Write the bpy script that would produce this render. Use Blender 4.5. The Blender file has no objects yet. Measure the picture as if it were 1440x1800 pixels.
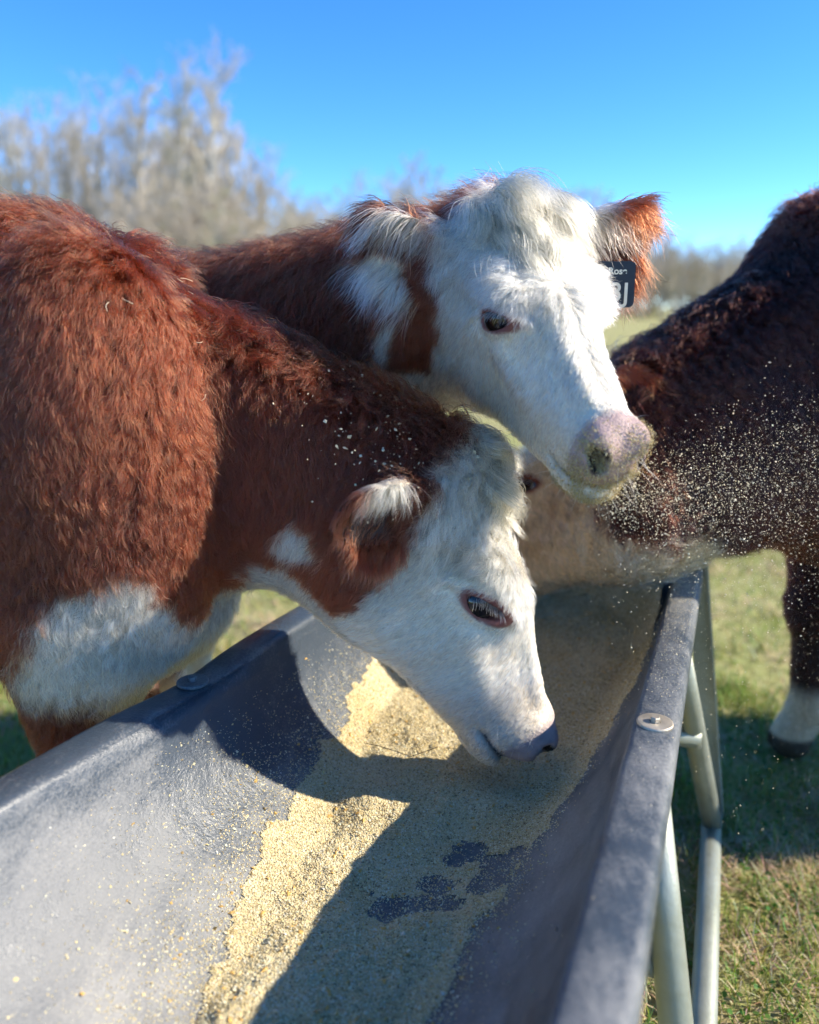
import bpy, math, time
import numpy as np
from mathutils import Vector
T0 = time.time()
rng = np.random.default_rng(7)
scene = bpy.context.scene
col = scene.collection

# ------------------------------------------------------------------ camera, sky, sun, exposure
FPX, PITCH, EYE = 1443.0, math.radians(14.0), 1.30
cam = bpy.data.cameras.new('camera')
cam_o = bpy.data.objects.new('camera', cam); col.objects.link(cam_o)
cam.sensor_fit = 'HORIZONTAL'; cam.sensor_width = 36.0; cam.lens = 36.0 * FPX / 1440.0
cam.clip_start = 0.05; cam.clip_end = 4000
cam_o.location = (0, 0, EYE); cam_o.rotation_euler = (math.pi / 2 - PITCH, 0, 0)
cam.dof.use_dof = True; cam.dof.focus_distance = 1.36; cam.dof.aperture_fstop = 2.1
scene.camera = cam_o

SUN_AZ, SUN_EL = math.radians(93.0), math.radians(31.5)      # azimuth from +Y towards +X
world = bpy.data.worlds.new('World'); scene.world = world; world.use_nodes = True
wn = world.node_tree; wn.nodes.clear()
sky = wn.nodes.new('ShaderNodeTexSky'); sky.sky_type = 'NISHITA'; sky.sun_disc = False
sky.sun_elevation = SUN_EL; sky.sun_rotation = SUN_AZ
sky.altitude = 3000; sky.air_density = 0.72; sky.dust_density = 0.0; sky.ozone_density = 3.0
hs = wn.nodes.new('ShaderNodeHueSaturation'); hs.inputs['Saturation'].default_value = 1.24
bg = wn.nodes.new('ShaderNodeBackground'); bg.inputs['Strength'].default_value = 0.15
wo = wn.nodes.new('ShaderNodeOutputWorld')
wn.links.new(sky.outputs[0], hs.inputs['Color']); wn.links.new(hs.outputs[0], bg.inputs[0]); wn.links.new(bg.outputs[0], wo.inputs[0])

sd = Vector((math.sin(SUN_AZ) * math.cos(SUN_EL), math.cos(SUN_AZ) * math.cos(SUN_EL), math.sin(SUN_EL)))
sun = bpy.data.lights.new('sun', 'SUN'); sun.energy = 3.6; sun.angle = math.radians(0.53); sun.color = (1.0, 0.90, 0.75)
sun_o = bpy.data.objects.new('sun', sun); col.objects.link(sun_o)
sun_o.rotation_euler = sd.to_track_quat('Z', 'Y').to_euler(); sun_o.location = sd * 30

vs = scene.view_settings
vs.view_transform = 'Standard'; vs.look = 'None'; vs.gamma = 1.0; vs.exposure = 1.36; vs.use_curve_mapping = False
cy = scene.cycles
cy.max_bounces = 10; cy.diffuse_bounces = 6; cy.glossy_bounces = 5; cy.transmission_bounces = 8; cy.transparent_max_bounces = 8
cy.use_adaptive_sampling = True; cy.adaptive_threshold = 0.02
cy.caustics_reflective = False; cy.caustics_refractive = False
cy.use_denoising = True

# ------------------------------------------------------------------ small helpers
def tag(o, label=None, cat=None, group=None, kind=None):
    if label: o['label'] = label
    if cat: o['category'] = cat
    if group: o['group'] = group
    if kind: o['kind'] = kind
    return o

def empty(name, loc=(0, 0, 0)):
    o = bpy.data.objects.new(name, None); col.objects.link(o); o.location = loc
    o.empty_display_size = 0.1
    return o

def keep_parent(o, parent):
    """parent without moving (the parents are unrotated and unscaled)"""
    o.parent = parent
    o.location = Vector(o.location) - Vector(parent.location)

def mesh_np(name, V, F, mat=None, smooth=True, parent=None, colors=None):
    """V (n,3); F (m,3) or (m,4) index array"""
    V = np.ascontiguousarray(V, np.float32); F = np.ascontiguousarray(F, np.int32)
    me = bpy.data.meshes.new(name)
    n, k = F.shape
    me.vertices.add(len(V)); me.vertices.foreach_set('co', V.ravel())
    me.loops.add(n * k); me.loops.foreach_set('vertex_index', F.ravel())
    me.polygons.add(n)
    me.polygons.foreach_set('loop_start', np.arange(0, n * k, k, dtype=np.int32))
    me.polygons.foreach_set('loop_total', np.full(n, k, np.int32))
    me.polygons.foreach_set('use_smooth', np.full(n, smooth, bool))
    me.update(calc_edges=True)
    if colors is not None:
        a = me.color_attributes.new('col', 'FLOAT_COLOR', 'POINT')
        c = np.ones((len(V), 4), np.float32); c[:, :3] = colors
        a.data.foreach_set('color', c.ravel())
    if mat: me.materials.append(mat)
    o = bpy.data.objects.new(name, me); col.objects.link(o)
    if parent is not None: keep_parent(o, parent)
    return o

class MB:
    """collects polygons for one mesh"""
    def __init__(s): s.v = []; s.f = []; s.n = 0
    def add(s, V, F):
        V = np.asarray(V, float); s.v.append(V)
        s.f += [tuple(i + s.n for i in q) for q in F]; s.n += len(V)
    def tube(s, P, R, seg=12, cap=True):
        P = np.asarray(P, float); R = np.broadcast_to(np.asarray(R, float), (len(P),))
        T = np.gradient(P, axis=0); T /= np.linalg.norm(T, axis=1)[:, None] + 1e-9
        ref = np.array([0, 0, 1.0]) if abs(T[0][2]) < 0.9 else np.array([1.0, 0, 0])
        V = []
        for p, t, r in zip(P, T, R):
            a = np.cross(t, ref); a /= np.linalg.norm(a) + 1e-9; b = np.cross(a, t)
            ref = b
            an = np.linspace(0, 2 * np.pi, seg, endpoint=False)
            V.append(p + r * (np.cos(an)[:, None] * a + np.sin(an)[:, None] * b))
        F = []
        for i in range(len(P) - 1):
            for j in range(seg):
                k = (j + 1) % seg
                F.append((i * seg + j, i * seg + k, (i + 1) * seg + k, (i + 1) * seg + j))
        if cap:
            F.append(tuple(range(seg - 1, -1, -1))); F.append(tuple((len(P) - 1) * seg + j for j in range(seg)))
        s.add(np.concatenate(V), F)
    def build(s, name, mat, parent=None, smooth=True):
        me = bpy.data.meshes.new(name)
        me.from_pydata(np.concatenate(s.v).tolist(), [], s.f); me.update()
        me.polygons.foreach_set('use_smooth', [smooth] * len(me.polygons))
        if mat: me.materials.append(mat)
        o = bpy.data.objects.new(name, me); col.objects.link(o)
        if parent is not None: keep_parent(o, parent)
        return o

def hash3(i, j, k, seed=0):
    h = (i.astype(np.int64) * 374761393 + j.astype(np.int64) * 668265263 + k.astype(np.int64) * 2147483647 + seed * 1274126177) & 0xFFFFFFFF
    h = ((h ^ (h >> 13)) * 1274126177) & 0xFFFFFFFF
    h = ((h ^ (h >> 16)) * 2246822519) & 0xFFFFFFFF
    return ((h ^ (h >> 15)) & 0xFFFFFF) / float(0xFFFFFF)

def vnoise(p, scale=1.0, seed=0):
    """smooth value noise in -1..1 at points (n,3)"""
    q = np.asarray(p, float) * scale + 100.0
    i = np.floor(q).astype(np.int64); f = q - i; f = f * f * (3 - 2 * f)
    r = 0
    for dx in (0, 1):
        wx = f[:, 0] if dx else 1 - f[:, 0]
        for dy in (0, 1):
            wy = f[:, 1] if dy else 1 - f[:, 1]
            for dz in (0, 1):
                wz = f[:, 2] if dz else 1 - f[:, 2]
                r = r + wx * wy * wz * hash3(i[:, 0] + dx, i[:, 1] + dy, i[:, 2] + dz, seed)
    return r * 2 - 1

def fbm(p, scale, seed=0, oct=3):
    r = 0; a = 1; t = 0
    for o in range(oct):
        r = r + a * vnoise(p, scale * 2 ** o, seed + o * 17); t += a; a *= 0.5
    return r / t

def vnoise3(p, scale, seed=0):
    return np.stack([vnoise(p, scale, seed), vnoise(p, scale, seed + 5), vnoise(p, scale, seed + 11)], 1)

def sstep(a, b, x):
    t = np.clip((x - a) / (b - a), 0, 1); return t * t * (3 - 2 * t)

def norm(v):
    v = np.asarray(v, float); return v / (np.linalg.norm(v, axis=-1, keepdims=True) + 1e-12)

# ------------------------------------------------------------------ materials
def newmat(name):
    m = bpy.data.materials.new(name); m.use_nodes = True
    nt = m.node_tree; nt.nodes.clear()
    out = nt.nodes.new('ShaderNodeOutputMaterial')
    return m, nt, out

def N(nt, kind, **kw):
    n = nt.nodes.new(kind)
    for k, v in kw.items():
        if k in n.inputs: n.inputs[k].default_value = v
        else: setattr(n, k, v)
    return n

def ramp(nt, fac, stops):
    r = nt.nodes.new('ShaderNodeValToRGB'); e = r.color_ramp.elements
    while len(e) < len(stops): e.new(0.5)
    for el, (p, c) in zip(e, stops):
        el.position = p; el.color = (*c, 1) if len(c) == 3 else c
    nt.links.new(fac, r.inputs[0]); return r

def simple(name, c, rough=0.6, metal=0.0, nscale=None, namt=0.25, bump=0.0, bscale=None, spec=0.5, c2=None, detail=6):
    m, nt, out = newmat(name)
    b = N(nt, 'ShaderNodeBsdfPrincipled', Roughness=rough, Metallic=metal)
    b.inputs['Specular IOR Level'].default_value = spec
    b.inputs['Base Color'].default_value = (*c, 1)
    tc = nt.nodes.new('ShaderNodeTexCoord')
    if nscale:
        n = N(nt, 'ShaderNodeTexNoise', Scale=nscale, Detail=detail); nt.links.new(tc.outputs['Object'], n.inputs['Vector'])
        c2 = c2 or tuple(x * (1 - namt) for x in c)
        r = ramp(nt, n.outputs[0], [(0.3, c), (0.7, c2)]); nt.links.new(r.outputs[0], b.inputs['Base Color'])
    if bump:
        n2 = N(nt, 'ShaderNodeTexNoise', Scale=bscale or 50, Detail=5); nt.links.new(tc.outputs['Object'], n2.inputs['Vector'])
        bp = N(nt, 'ShaderNodeBump', Strength=bump, Distance=0.01); nt.links.new(n2.outputs[0], bp.inputs['Height']); nt.links.new(bp.outputs[0], b.inputs['Normal'])
    nt.links.new(b.outputs[0], out.inputs[0])
    return m

def attr_mat(name, rough=0.7, spec=0.3, trans=0.0, bump=0, bscale=100):
    m, nt, out = newmat(name)
    a = nt.nodes.new('ShaderNodeAttribute'); a.attribute_name = 'col'
    b = N(nt, 'ShaderNodeBsdfPrincipled', Roughness=rough); b.inputs['Specular IOR Level'].default_value = spec
    nt.links.new(a.outputs['Color'], b.inputs['Base Color'])
    if bump:
        tc = nt.nodes.new('ShaderNodeTexCoord')
        n2 = N(nt, 'ShaderNodeTexNoise', Scale=bscale, Detail=5); nt.links.new(tc.outputs['Object'], n2.inputs['Vector'])
        bp = N(nt, 'ShaderNodeBump', Strength=bump, Distance=0.004); nt.links.new(n2.outputs[0], bp.inputs['Height']); nt.links.new(bp.outputs[0], b.inputs['Normal'])
    if trans:
        t = nt.nodes.new('ShaderNodeBsdfTranslucent'); nt.links.new(a.outputs['Color'], t.inputs[0])
        mx = N(nt, 'ShaderNodeMixShader'); mx.inputs[0].default_value = trans
        nt.links.new(b.outputs[0], mx.inputs[1]); nt.links.new(t.outputs[0], mx.inputs[2]); nt.links.new(mx.outputs[0], out.inputs[0])
    else:
        nt.links.new(b.outputs[0], out.inputs[0])
    return m

def hair_mat(name, rough=0.38):
    m, nt, out = newmat(name)
    a = nt.nodes.new('ShaderNodeAttribute'); a.attribute_name = 'col'
    h = nt.nodes.new('ShaderNodeBsdfHairPrincipled')
    h.parametrization = 'COLOR'
    h.inputs['Roughness'].default_value = rough; h.inputs['Radial Roughness'].default_value = 0.6
    nt.links.new(a.outputs['Color'], h.inputs['Color']); nt.links.new(h.outputs[0], out.inputs[0])
    return m

M_hair = hair_mat('cow_hair')
M_skin = attr_mat('cow_skin', 0.62, 0.35, bump=0.6, bscale=260)

# ================================================================== GROUND, HILL
AX = math.radians(24.0)                                     # the trough's heading
NX = np.array([math.cos(AX), -math.sin(AX), 0]); SX = np.array([math.sin(AX), math.cos(AX), 0])
def taper(s): return (0.43 - 0.045 * (np.clip(s, 0.2, 3) - 0.67)) / 0.424
def true_to_trough(n, s): return -0.515 + (n + 0.49) / taper(s)
def NS(n, s, z):
    """trough coordinates (across, along, up) to world; the basin narrows slightly towards its far end"""
    n, s, z = np.broadcast_arrays(np.asarray(n, float), np.asarray(s, float), np.asarray(z, float))
    n = -0.49 + (n + 0.515) * taper(s)
    return n[..., None] * NX + s[..., None] * SX + z[..., None] * np.array([0, 0, 1.0])

def ground_material():
    m, nt, out = newmat('pasture')
    tc = nt.nodes.new('ShaderNodeTexCoord')
    n1 = N(nt, 'ShaderNodeTexNoise', Scale=1.4, Detail=8, Roughness=0.65); nt.links.new(tc.outputs['Object'], n1.inputs['Vector'])
    n2 = N(nt, 'ShaderNodeTexNoise', Scale=26.0, Detail=8, Roughness=0.7); nt.links.new(tc.outputs['Object'], n2.inputs['Vector'])
    r1 = ramp(nt, n1.outputs[0], [(0.36, (0.54, 0.45, 0.26)), (0.52, (0.46, 0.45, 0.19)), (0.66, (0.34, 0.40, 0.12))])
    r2 = ramp(nt, n2.outputs[0], [(0.3, (0.35, 0.3, 0.25)), (0.6, (1, 1, 1))])
    mx = N(nt, 'ShaderNodeMix', data_type='RGBA', blend_type='MULTIPLY'); mx.inputs[0].default_value = 0.8
    nt.links.new(r1.outputs[0], mx.inputs[6]); nt.links.new(r2.outputs[0], mx.inputs[7])
    b = N(nt, 'ShaderNodeBsdfPrincipled', Roughness=0.95); b.inputs['Specular IOR Level'].default_value = 0.1
    nt.links.new(mx.outputs[2], b.inputs['Base Color'])
    bp = N(nt, 'ShaderNodeBump', Strength=0.7, Distance=0.03); nt.links.new(n2.outputs[0], bp.inputs['Height']); nt.links.new(bp.outputs[0], b.inputs['Normal'])
    nt.links.new(b.outputs[0], out.inputs[0])
    return m

def ground_z(X, Y):
    """gentle pasture; a wooded rise far behind on one side"""
    r = sstep(30, 75, Y) * sstep(12, -22, X + 0.10 * (Y - 40)) * 4.0
    p = np.stack([X, Y, np.zeros_like(X)], -1).reshape(-1, 3)
    return r + (fbm(p, 0.9, 3, 2) * 0.012).reshape(X.shape) - 0.012

def make_ground():
    gx = np.concatenate([-np.geomspace(1500, 3, 46), np.linspace(-2.9, 2.9, 60), np.geomspace(3, 1500, 46)])
    gy = np.concatenate([-np.geomspace(300, 2, 12), np.linspace(-1.9, 7, 90), np.geomspace(7.2, 2500, 60)])
    X, Y = np.meshgrid(gx, gy); Z = ground_z(X, Y)
    V = np.stack([X, Y, Z], -1).reshape(-1, 3); w = len(gx)
    i, j = np.meshgrid(np.arange(len(gy) - 1), np.arange(w - 1), indexing='ij'); a = (i * w + j).ravel()
    F = np.stack([a, a + 1, a + w + 1, a + w], 1)
    o = mesh_np('ground', V, F, ground_material()); tag(o, kind='structure', label='pasture of short green and dry grass reaching the tree line')
make_ground()

# ------------------------------------------------------------------ grass on the ground near the trough
def make_grass():
    def band(n, x0, x1, y0, y1, hmin, hmax, wd, thatch):
        x = rng.uniform(x0, x1, n); y = rng.uniform(y0, y1, n)
        p = np.stack([x, y, np.zeros(n)], 1)
        clump = fbm(p, 7.0, 21, 2); keep = rng.random(n) < 0.55 + 0.5 * clump
        # nothing grows through the feeder's skid
        p = p[keep]; x = p[:, 0]; y = p[:, 1]; n = len(p); clump = clump[keep]
        dry = rng.random(n) < (thatch + 0.75 * fbm(p, 3.5, 8, 2))
        h = rng.uniform(hmin, hmax, n) * (1 + 0.5 * clump) * np.where(dry, 1.15, 1)
        az = rng.uniform(0, 2 * np.pi, n); lean = np.where(dry, rng.uniform(0.9, 1.5, n), rng.uniform(0.2, 1.0, n))
        d = np.stack([np.cos(az), np.sin(az), np.zeros(n)], 1); side = np.stack([-np.sin(az), np.cos(az), np.zeros(n)], 1)
        base = np.stack([x, y, ground_z(x, y) - 0.002], 1)
        V = np.zeros((n, 7, 3)); K = [0, .4, .75]
        bend = rng.uniform(0.2, 0.9, n)
        for k, t in enumerate(K + [1.0]):
            a = lean * 0.5 + lean * bend * t
            c = base + d * (np.sin(a) * h * t)[:, None] + np.array([0, 0, 1.0]) * (np.cos(np.minimum(a, 1.45)) * h * t + 0.004)[:, None]
            w = wd * (1 - 0.75 * t) * rng.uniform(0.7, 1.3, n)
            if k < 3:
                V[:, 2 * k] = c - side * w[:, None]; V[:, 2 * k + 1] = c + side * w[:, None]
            else: V[:, 6] = c
        green = np.stack([rng.uniform(.18, .34, n), rng.uniform(.25, .40, n), rng.uniform(.04, .10, n)], 1)
        straw = np.stack([rng.uniform(.48, .74, n), rng.uniform(.39, .61, n), rng.uniform(.23, .38, n)], 1)
        C = np.where(dry[:, None], straw, green)
        F = np.array([[0, 1, 3], [0, 3, 2], [2, 3, 5], [2, 5, 4], [4, 5, 6]])
        F = (F[None] + (np.arange(n) * 7)[:, None, None]).reshape(-1, 3)
        return V.reshape(-1, 3), F, np.repeat(C, 7, 0)
    Vs, Fs, Cs, o = [], [], [], 0
    for a in ((46000, 0.2, 1.75, 0.85, 2.7, .022, .060, .0017, .58), (30000, -1.9, 2.3, 2.0, 5.0, .025, .07, .003, .42),
              (16000, -2.1, -0.35, 0.9, 3.0, .025, .07, .0024, .35), (9000, -4, 6, 4.5, 12, .03, .08, .006, .3)):
        V, F, C = band(*a); Vs.append(V); Fs.append(F + o); Cs.append(C); o += len(V)
    g = mesh_np('grass', np.concatenate(Vs), np.concatenate(Fs), attr_mat('grass_blade', 0.6, 0.3, trans=0.35), False, None, np.concatenate(Cs))
    tag(g, 'short winter grass, green blades mixed with dry straw', 'grass', kind='stuff')
    # small clover leaves between the blades
    n = 5200
    x = rng.uniform(0.45, 1.6, n); y = rng.uniform(0.9, 2.6, n); p = np.stack([x, y, np.zeros(n)], 1)
    k = fbm(p, 6.0, 77, 2) > 0.08; p = p[k]; n = len(p)
    p[:, 2] = ground_z(p[:, 0], p[:, 1]) + rng.uniform(.01, .032, n)
    nn = norm(np.stack([rng.normal(0, .45, n), rng.normal(0, .45, n), np.ones(n)], 1))
    a = norm(np.cross(nn, rng.normal(0, 1, (n, 3)))); b = np.cross(nn, a)
    an = np.linspace(0, 2 * np.pi, 6, endpoint=False); r = rng.uniform(.003, .0065, n)
    V = p[:, None] + r[:, None, None] * (np.cos(an)[None, :, None] * a[:, None] + np.sin(an)[None, :, None] * b[:, None])
    F = np.array([[0, 1, 2], [0, 2, 3], [0, 3, 4], [0, 4, 5]]); F = (F[None] + (np.arange(n) * 6)[:, None, None]).reshape(-1, 3)
    C = np.stack([rng.uniform(.06, .13, n), rng.uniform(.15, .25, n), rng.uniform(.02, .05, n)], 1)
    g = mesh_np('ground_cover', V.reshape(-1, 3), F, bpy.data.materials['grass_blade'], False, None, np.repeat(C, 6, 0))
    tag(g, 'tiny green clover leaves between the grass blades beside the trough', 'clover', kind='stuff')
make_grass()

# ================================================================== BARE WINTER TREES
M_bark = simple('bark', (0.50, 0.45, 0.37), 0.9, nscale=3.0, namt=0.45, bump=0.6, bscale=14)
M_bark_pale = simple('pale_bark', (0.68, 0.64, 0.56), 0.85, nscale=2.0, namt=0.5, bump=0.4, bscale=10)
M_twig = simple('twigs', (0.56, 0.48, 0.37), 0.9, nscale=0.6, namt=0.3)
M_twig_green = simple('twigs_greenish', (0.42, 0.40, 0.25), 0.9, nscale=0.6, namt=0.3)

def grow_tree(seed, height, spread, twig_r=0.012, base_branch=0.25, nlimb=22, dens=1.0):
    r = np.random.default_rng(seed)
    trunk, tw = MB(), []
    def path(p, d, L, wob, up, k):
        pts = [p]; d = norm(d)
        for i in range(k):
            d = norm(d + r.normal(0, wob, 3) + np.array([0, 0, up])); pts.append(pts[-1] + d * L / k)
        return np.array(pts)
    tp = path(np.zeros(3), np.array([0, 0, 1.0]), height * 0.93, 0.06, 0.08, 9); R0 = height * 0.021
    trunk.tube(tp, np.linspace(R0, R0 * 0.12, 10), 7)
    def at(pp, t):
        f = t * (len(pp) - 1); i = min(int(f), len(pp) - 2); return pp[i] + (pp[i + 1] - pp[i]) * (f - i), norm(pp[i + 1] - pp[i])
    def side(d, ang):
        a = norm(np.cross(d, r.normal(0, 1, 3))); return norm(d * math.cos(ang) + a * math.sin(ang))
    for i in range(nlimb):
        t = base_branch + (1 - base_branch) * (i + r.random()) / nlimb
        p, d = at(tp, min(t, .99)); L = height * spread * (1.08 - 0.75 * t) * r.uniform(.7, 1.2)
        lp = path(p, side(d, r.uniform(.45, .95)), L, 0.12, 0.13, 6); lr = R0 * (0.50 - 0.36 * t)
        trunk.tube(lp, np.linspace(lr, lr * 0.25, 7), 5, False)
        for j in range(int(8 * dens)):
            t2 = r.uniform(.2, 1); p2, d2 = at(lp, t2); L2 = L * r.uniform(.25, .5)
            bp = path(p2, side(d2, r.uniform(.4, .9)), L2, 0.18, 0.07, 4)
            tw.append((bp, np.linspace(twig_r * 1.8, twig_r * .9, 5)))
            for k in range(int(5 * dens)):
                p3, d3 = at(bp, r.uniform(.15, 1)); L3 = L2 * r.uniform(.3, .65)
                cp = path(p3, side(d3, r.uniform(.35, .9)), L3, 0.2, 0.07, 2)
                tw.append((cp, np.array([twig_r, twig_r * .8, twig_r * .35])))
                for q in range(int(3 * dens)):
                    p4, d4 = at(cp, r.uniform(.2, 1)); cq = path(p4, side(d4, r.uniform(.3, .8)), L3 * .55, .2, .05, 1)
                    tw.append((cq, np.array([twig_r * .75, twig_r * .3])))
    # twigs as three-sided tapering stems
    Vs, Fs, o = [], [], 0
    for k in (5, 3, 2):
        g = [x for x in tw if len(x[0]) == k]
        if not g: continue
        P = np.array([x[0] for x in g]); RR = np.array([x[1] for x in g])
        T = norm(P[:, -1] - P[:, 0]); a = norm(np.cross(T, np.array([.3, .5, .8]))); b = np.cross(T, a)
        an = np.array([0, 2.094, 4.189])
        off = np.cos(an)[None, :, None] * a[:, None] + np.sin(an)[None, :, None] * b[:, None]
        V = P[:, :, None] + RR[:, :, None, None] * off[:, None]
        f = []
        for i in range(k - 1):
            for j in range(3):
                m = (j + 1) % 3; f.append((i * 3 + j, i * 3 + m, i * 3 + 3 + m, i * 3 + 3 + j))
        F = (np.array(f)[None] + (np.arange(len(g)) * 3 * k)[:, None, None]).reshape(-1, 4)
        Vs.append(V.reshape(-1, 3)); Fs.append(F + o); o += V.shape[0] * V.shape[1] * 3
    return trunk, np.concatenate(Vs), np.concatenate(Fs)

def make_trees():
    protos = []
    for k, (seed, sp, bb, nl, dn, tmat, kmat) in enumerate(((1, .30, .22, 22, .8, M_bark, M_twig), (2, .36, .30, 20, .8, M_bark_pale, M_twig), (3, .26, .15, 24, .8, M_bark, M_twig_green), (4, .38, .14, 22, .8, M_bark, M_twig), (5, .50, .02, 26, 1.0, M_bark, M_twig))):
        tr, V, F = grow_tree(seed, 12.0, sp, 0.012, bb, nl, dn)
        t = tr.build('trunk', tmat); c = mesh_np('crown', V, F, kmat, False)
        protos.append((t, c))
    used = [False] * 5
    def place(kind, u, Y, vtop, label, group, name='bare_tree', wide=1.0):
        """a tree at distance Y whose top stands at the given bearing"""
        yc = (900 - vtop) / FPX; f = math.cos(PITCH) + yc * math.sin(PITCH)
        X = (u - 720) / FPX * Y / f; ztop = EYE + Y * (yc * math.cos(PITCH) - math.sin(PITCH)) / f
        z = float(ground_z(np.array([X]), np.array([Y]))[0]); h = max(ztop - z, 1.5)
        root = empty(name, (X, Y, z)); s = h / 12.0; w_ = s * wide; root.scale = (w_, w_, s); root.rotation_euler = (0, 0, rng.uniform(0, 6.28))
        for src in protos[kind]:
            if not used[kind]: o = src
            else: o = src.copy(); col.objects.link(o)
            o.parent = root; o.location = (0, 0, 0)
        used[kind] = True
        tag(root, label, 'tree', group); return root
    G1 = 'tall bare trees on the rise'
    place(1, 318, 41, 80, 'tallest pale-trunked bare tree standing forward of the wood', G1)
    place(0, 205, 44, 98, 'tall rounded bare tree beside the pale-trunked one', G1)
    for u, Y, v, k in ((262, 48, 108, 2), (398, 49, 150, 0), (150, 50, 150, 3), (360, 52, 120, 3), (450, 56, 215, 2)):
        place(k, u, Y, v, 'grey bare tree in the clump around the pale trunk', G1, wide=1.1)
    G2 = 'bare wood covering the rise'
    for i in range(38):
        u = -60 + i * 16 + rng.uniform(-10, 10); Y = rng.uniform(50, 66)
        v = np.interp(u, [-60, 60, 130, 300, 420, 480, 540], [165, 172, 175, 180, 230, 285, 335]) + rng.uniform(0, 45)
        place(int(rng.integers(0, 4)), u, Y, v, 'bare brown tree in the wood that covers the rise', G2, wide=1.0)
    for i in range(30):
        u = -50 + i * 20 + rng.uniform(-12, 12); Y = rng.uniform(36, 46)
        place(4 if i % 3 else 2, u, Y, rng.uniform(330, 400), 'low twiggy shrub along the foot of the rise', 'shrubs at the foot of the rise', 'twiggy_shrub', 1.5)['category'] = 'shrub'
    G3 = 'far bare trees across the pasture'
    place(0, 735, 92, 268, 'tallest far bare tree, above the white poll of the raised head', G3)
    for i in range(50):
        u = 520 + i * 16 + rng.uniform(-9, 9); Y = rng.uniform(92, 125)
        v = np.interp(u, [500, 560, 620, 690, 740, 800, 830, 900, 1000, 1060, 1110, 1180, 1320], [310, 330, 320, 288, 285, 325, 318, 315, 325, 340, 395, 420, 425]) + rng.uniform(0, 30)
        place(int(rng.integers(0, 4)), u, Y, v, 'bare grey tree in the far tree line', G3, wide=1.2)
    for i in range(56):
        u = 500 + i * 16 + rng.uniform(-9, 9); v = np.interp(u, [500, 1080, 1200, 1400], [380, 400, 425, 420]) + rng.uniform(0, 50)
        place(4, u, rng.uniform(128, 160), v, 'low bare tree along the foot of the far tree line', 'undergrowth of the far tree line', wide=2.2)
make_trees()


# ================================================================== FEED TROUGH
RIM, DEPTH = 0.68, 0.275
N0, N1, S0, S1 = -0.865, -0.165, -0.95, 2.16       # inner edge of the rim
NC = (N0 + N1) / 2; HW = (N1 - N0) / 2
M_poly = None
def trough_material():
    m, nt, out = newmat('black_poly_dusted')
    tc = nt.nodes.new('ShaderNodeTexCoord')
    geo = nt.nodes.new('ShaderNodeNewGeometry')
    n1 = N(nt, 'ShaderNodeTexNoise', Scale=4.2, Detail=9, Roughness=0.62, Distortion=0.6); nt.links.new(tc.outputs['Object'], n1.inputs['Vector'])
    n2 = N(nt, 'ShaderNodeTexNoise', Scale=240.0, Detail=3, Roughness=0.7); nt.links.new(tc.outputs['Object'], n2.inputs['Vector'])
    n3 = N(nt, 'ShaderNodeTexNoise', Scale=16.0, Detail=6, Roughness=0.7, Distortion=0.3); nt.links.new(tc.outputs['Object'], n3.inputs['Vector'])
    a = nt.nodes.new('ShaderNodeAttribute'); a.attribute_name = 'col'          # how much meal dust has settled
    sep = nt.nodes.new('ShaderNodeSeparateColor'); nt.links.new(a.outputs['Color'], sep.inputs[0])
    def math_(op, x, y):
        n = nt.nodes.new('ShaderNodeMath'); n.operation = op
        for i, v in enumerate((x, y)):
            if isinstance(v, (int, float)): n.inputs[i].default_value = v
            else: nt.links.new(v, n.inputs[i])
        return n.outputs[0]
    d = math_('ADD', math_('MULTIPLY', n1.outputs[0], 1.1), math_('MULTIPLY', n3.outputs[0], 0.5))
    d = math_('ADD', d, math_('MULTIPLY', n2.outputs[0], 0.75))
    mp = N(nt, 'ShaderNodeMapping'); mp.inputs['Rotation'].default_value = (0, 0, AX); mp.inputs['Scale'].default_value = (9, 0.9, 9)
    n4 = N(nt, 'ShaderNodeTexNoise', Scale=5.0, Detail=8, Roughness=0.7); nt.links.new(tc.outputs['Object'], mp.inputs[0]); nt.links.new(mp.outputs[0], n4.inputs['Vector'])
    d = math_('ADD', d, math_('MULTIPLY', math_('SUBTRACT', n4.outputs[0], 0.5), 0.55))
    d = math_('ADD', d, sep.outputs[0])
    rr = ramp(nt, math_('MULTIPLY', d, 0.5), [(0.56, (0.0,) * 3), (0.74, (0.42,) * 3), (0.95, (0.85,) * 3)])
    mix = N(nt, 'ShaderNodeMix', data_type='RGBA'); nt.links.new(rr.outputs[0], mix.inputs[0])
    mix.inputs[6].default_value = (0.048, 0.064, 0.084, 1); mix.inputs[7].default_value = (0.38, 0.375, 0.355, 1)
    b = N(nt, 'ShaderNodeBsdfPrincipled'); nt.links.new(mix.outputs[2], b.inputs['Base Color'])
    r2 = ramp(nt, rr.outputs[0], [(0.0, (0.36,) * 3), (0.6, (0.75,) * 3)]); nt.links.new(r2.outputs[0], b.inputs['Roughness'])
    bp = N(nt, 'ShaderNodeBump', Strength=0.25, Distance=0.003); nt.links.new(n2.outputs[0], bp.inputs['Height'])
    bp2 = N(nt, 'ShaderNodeBump', Strength=0.35, Distance=0.01); nt.links.new(n3.outputs[0], bp2.inputs['Height']); nt.links.new(bp.outputs[0], bp2.inputs['Normal'])
    nt.links.new(bp2.outputs[0], b.inputs['Normal']); nt.links.new(b.outputs[0], out.inputs[0])
    return m
M_poly = trough_material()
M_galv = simple('galvanised_pipe', (0.40, 0.42, 0.36), 0.5, 0.55, nscale=9, c2=(0.27, 0.29, 0.23), bump=0.12, bscale=60)
M_zinc = simple('weathered_zinc', (0.60, 0.53, 0.42), 0.5, 0.6, nscale=30, namt=0.4, bump=0.1, bscale=90)

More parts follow.
